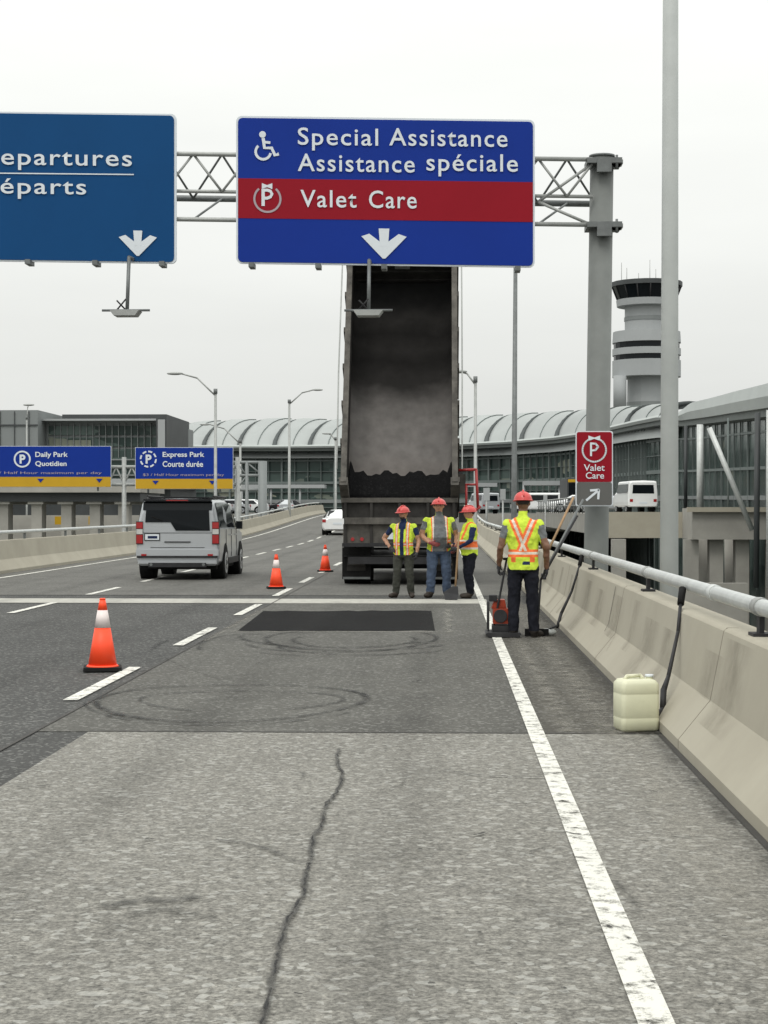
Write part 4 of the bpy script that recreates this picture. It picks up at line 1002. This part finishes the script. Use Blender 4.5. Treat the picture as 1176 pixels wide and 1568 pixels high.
def psign(x0,x1,y0,y1,ys_,title,sub,l1,cx,tw,Y=90):
    e=empty('parking_direction_sign'); b=MB('panel')
    def Q(px,py,d=0): return W(px,py,Y-d)
    def fl(poly,d,m,th=.02):
        v=[Q(x,y,d) for x,y in poly]; n=len(v); vb=[(q[0],q[1]+th,q[2]) for q in v]
        b.add(v+vb,[tuple(range(n)),tuple(range(2*n-1,n-1,-1))]+[(i,(i+1)%n,n+(i+1)%n,n+i) for i in range(n)],m)
    fl([(x0,y0),(x1,y0),(x1,y1),(x0,y1)],0,'white',.1); fl([(x0+.6,y0+.6),(x1-.6,y0+.6),(x1-.6,ys_),(x0+.6,ys_)],.03,'blue'); fl([(x0+.6,ys_+.3),(x1-.6,ys_+.3),(x1-.6,y1-.6),(x0+.6,y1-.6)],.03,'yellow')
    ringp=arc(cx,703,13,0,360,24)
    for i in range(24):
        if tw>55 and i%3==2: continue
        a=ringp[i];c=ringp[i+1]; k=10.5/13
        fl([a,c,(cx+(c[0]-cx)*k,703+(c[1]-703)*k),(cx+(a[0]-cx)*k,703+(a[1]-703)*k)],.055,'white')
    for px in ([62,152] if x0<100 else [238,325]):
        fl([(px-5,ys_+3),(px+5,ys_+3),(px,ys_+9)],.055,'blue')
    for px in (x0+20,x1-20): a=Q(px,y1,-.3); b.cyl((a[0],a[1],a[2]-.2),(a[0],a[1],a[2]+1.6),.06,m='steeld',n=6)
    b.done(e,weld=False)
    f=lambda a,c:W(a,c,Y-.06)
    text('P',cx-4,cx+5,696,710,f,'white',e,bold=.04)
    text(title,l1,l1+tw,692,702,f,'white',e,bold=.02); text(sub,l1,l1+tw-2,706,715 ,f,'white',e,bold=.02)
    text('$3 / Half Hour maximum per day' ,x0+12,x1-14,ys_-8,ys_-3,f,'greysym',e,bold=0)
psign(-30,170,683,746,730,'Daily Park','Quotidien',54,34,50)
psign(207,357,685,749,733,'Express Park','Courte durée',249,227,64)
b=MB('sign_bridge')
for py in (715,742): b.cyl(W(-120,py,90.6),W(362,py,90.6),.09,m='steel',n=8)
for k in range(-110,340,24): b.cyl(W(k,715,90.6),W(k+12,742,90.6),.05,m='steel',n=6); b.cyl(W(k+12,742,90.6),W(k+24,715,90.6),.05,m='steel',n=6)
a=W(364,700,90.6); b.cyl((a[0],90.6,-6),a,.12,m='steel',n=12); a=W(190,700,90.6); b.cyl((a[0],90.6,-6),a,.12,m='steel',n=12)
b.done()
car('white_car',(WX(517,95),95,zr(95)+.01),0,'carwhite')
for px,Y,m,k,n_,r_ in ((352,170,'carwhite','sedan','parked_car',1.4),(385,172,'silver','sedan','parked_car',1.6),(410,172,'carwhite','sedan','parked_car',1.5),(470,180,'cardark','sedan','parked_car',1.6),(437,178,'silver','sedan','parked_car',0),(752,170,'silver','van','parked_van',.3)):
    car(n_,(WX(px,Y),Y,1.25),r_,m,k)
for px,Y,m,k,n_,r_ in ((985,108,'carwhite','van','parked_van',.1),(940,125,'silver','sedan','parked_car',.3),(905,135,'cardark','sedan','parked_car',.2),(862,170,'carwhite','van','parked_van',1.3),(925,140,'carwhite','sedan','parked_car',1.5)):
    car(n_,(WX(px,Y),Y,z1 if Y<160 else 1.25),r_,m,k)
b=MB('shuttle_bus'); Yq=150; x0=WX(868,Yq)
b.box(x0,x0+2.5,Yq,Yq+9,z1+.35,z1+3.0,'bldgd'); b.box(x0+.15,x0+2.35,Yq-.03,Yq,z1+1.5,z1+2.6,'glass'); b.box(x0+.1,x0+2.4,Yq-.05,Yq,z1+2.65,z1+2.9,'yellow')
for xx in (x0+.35,x0+2.15):
    for yy in (1.5,7): b.cyl((xx-.15,Yq+yy,z1+.45),(xx+.15,Yq+yy,z1+.45),.45,m='black',n=16)
b.done(bevel=.08)
for px,py,Y in ((745,770,80),(770,768,95),(800,770,110),(835,772,130),(560,775,140)):
    b=MB('delineator_post'); a=W(px,py,Y); b.cyl((a[0],Y,zr(Y)-(6 if a[0]>2 else 0)),(a[0],Y,a[2]+.6),.05,m='steel',n=8); b.box(a[0]-.15,a[0]+.15,Y-.06,Y-.04,a[2]+.1,a[2]+.7,'tower'); b.done()
# ---------------------------------------------------------------- world, sun, camera
w=bpy.data.worlds.new('World'); sc.world=w; w.use_nodes=True; n=w.node_tree.nodes; l=w.node_tree.links
bg=n['Background']; bg.inputs['Strength'].default_value=.1
sky=n.new('ShaderNodeTexSky'); sky.sky_type='NISHITA'; sky.sun_disc=False; sky.sun_elevation=math.radians(55); sky.sun_rotation=math.radians(200); sky.dust_density=4
hs=n.new('ShaderNodeHueSaturation'); hs.inputs['Saturation'].default_value=.25; l.new(sky.outputs[0],hs.inputs['Color'])
tc=n.new('ShaderNodeTexCoord'); sp=n.new('ShaderNodeSeparateXYZ'); l.new(tc.outputs['Generated'],sp.inputs[0])
mr=n.new('ShaderNodeMapRange'); mr.inputs[1].default_value=.0; mr.inputs[2].default_value=1; mr.inputs[3].default_value=7.7; mr.inputs[4].default_value=21; l.new(sp.outputs[2],mr.inputs[0])
mp=n.new('ShaderNodeMapping'); mp.inputs['Scale'].default_value=(1.5,1.5,7); l.new(tc.outputs['Generated'],mp.inputs[0])
no=n.new('ShaderNodeTexNoise'); no.inputs['Scale'].default_value=1.6; no.inputs['Detail'].default_value=5; l.new(mp.outputs[0],no.inputs['Vector'])
nr=n.new('ShaderNodeMapRange'); nr.inputs[1].default_value=.3; nr.inputs[2].default_value=.7; nr.inputs[3].default_value=.93; nr.inputs[4].default_value=1.03; l.new(no.outputs[0],nr.inputs[0])
mu=n.new('ShaderNodeMath'); mu.operation='MULTIPLY'; l.new(mr.outputs[0],mu.inputs[0]); l.new(nr.outputs[0],mu.inputs[1])
vm=n.new('ShaderNodeVectorMath'); vm.operation='SCALE'; vm.inputs[0].default_value=(.985,1.0,.965); l.new(mu.outputs[0],vm.inputs['Scale'])
mx=n.new('ShaderNodeMix'); mx.data_type='RGBA'; mx.inputs['Factor'].default_value=.92; l.new(hs.outputs[0],mx.inputs['A']); l.new(vm.outputs[0],mx.inputs['B'])
l.new(mx.outputs['Result'],bg.inputs['Color'])
sd=bpy.data.lights.new('sun','SUN'); sd.energy=.9; sd.angle=math.radians(20); sd.color=(1,.96,.9)
so=bpy.data.objects.new('sun',sd); sc.collection.objects.link(so); so.rotation_euler=(math.radians(35),0,math.radians(-20))
cd=bpy.data.cameras.new('camera'); co=bpy.data.objects.new('camera',cd); sc.collection.objects.link(co); sc.camera=co
cd.sensor_fit='VERTICAL'; cd.sensor_height=36; cd.lens=F/1568*36; cd.clip_start=.1; cd.clip_end=6000
co.location=(0,0,H); co.rotation_euler=(math.radians(90)-3/F,0,TH)
sc.view_settings.view_transform='Standard'; sc.view_settings.look='None'; sc.view_settings.exposure=0
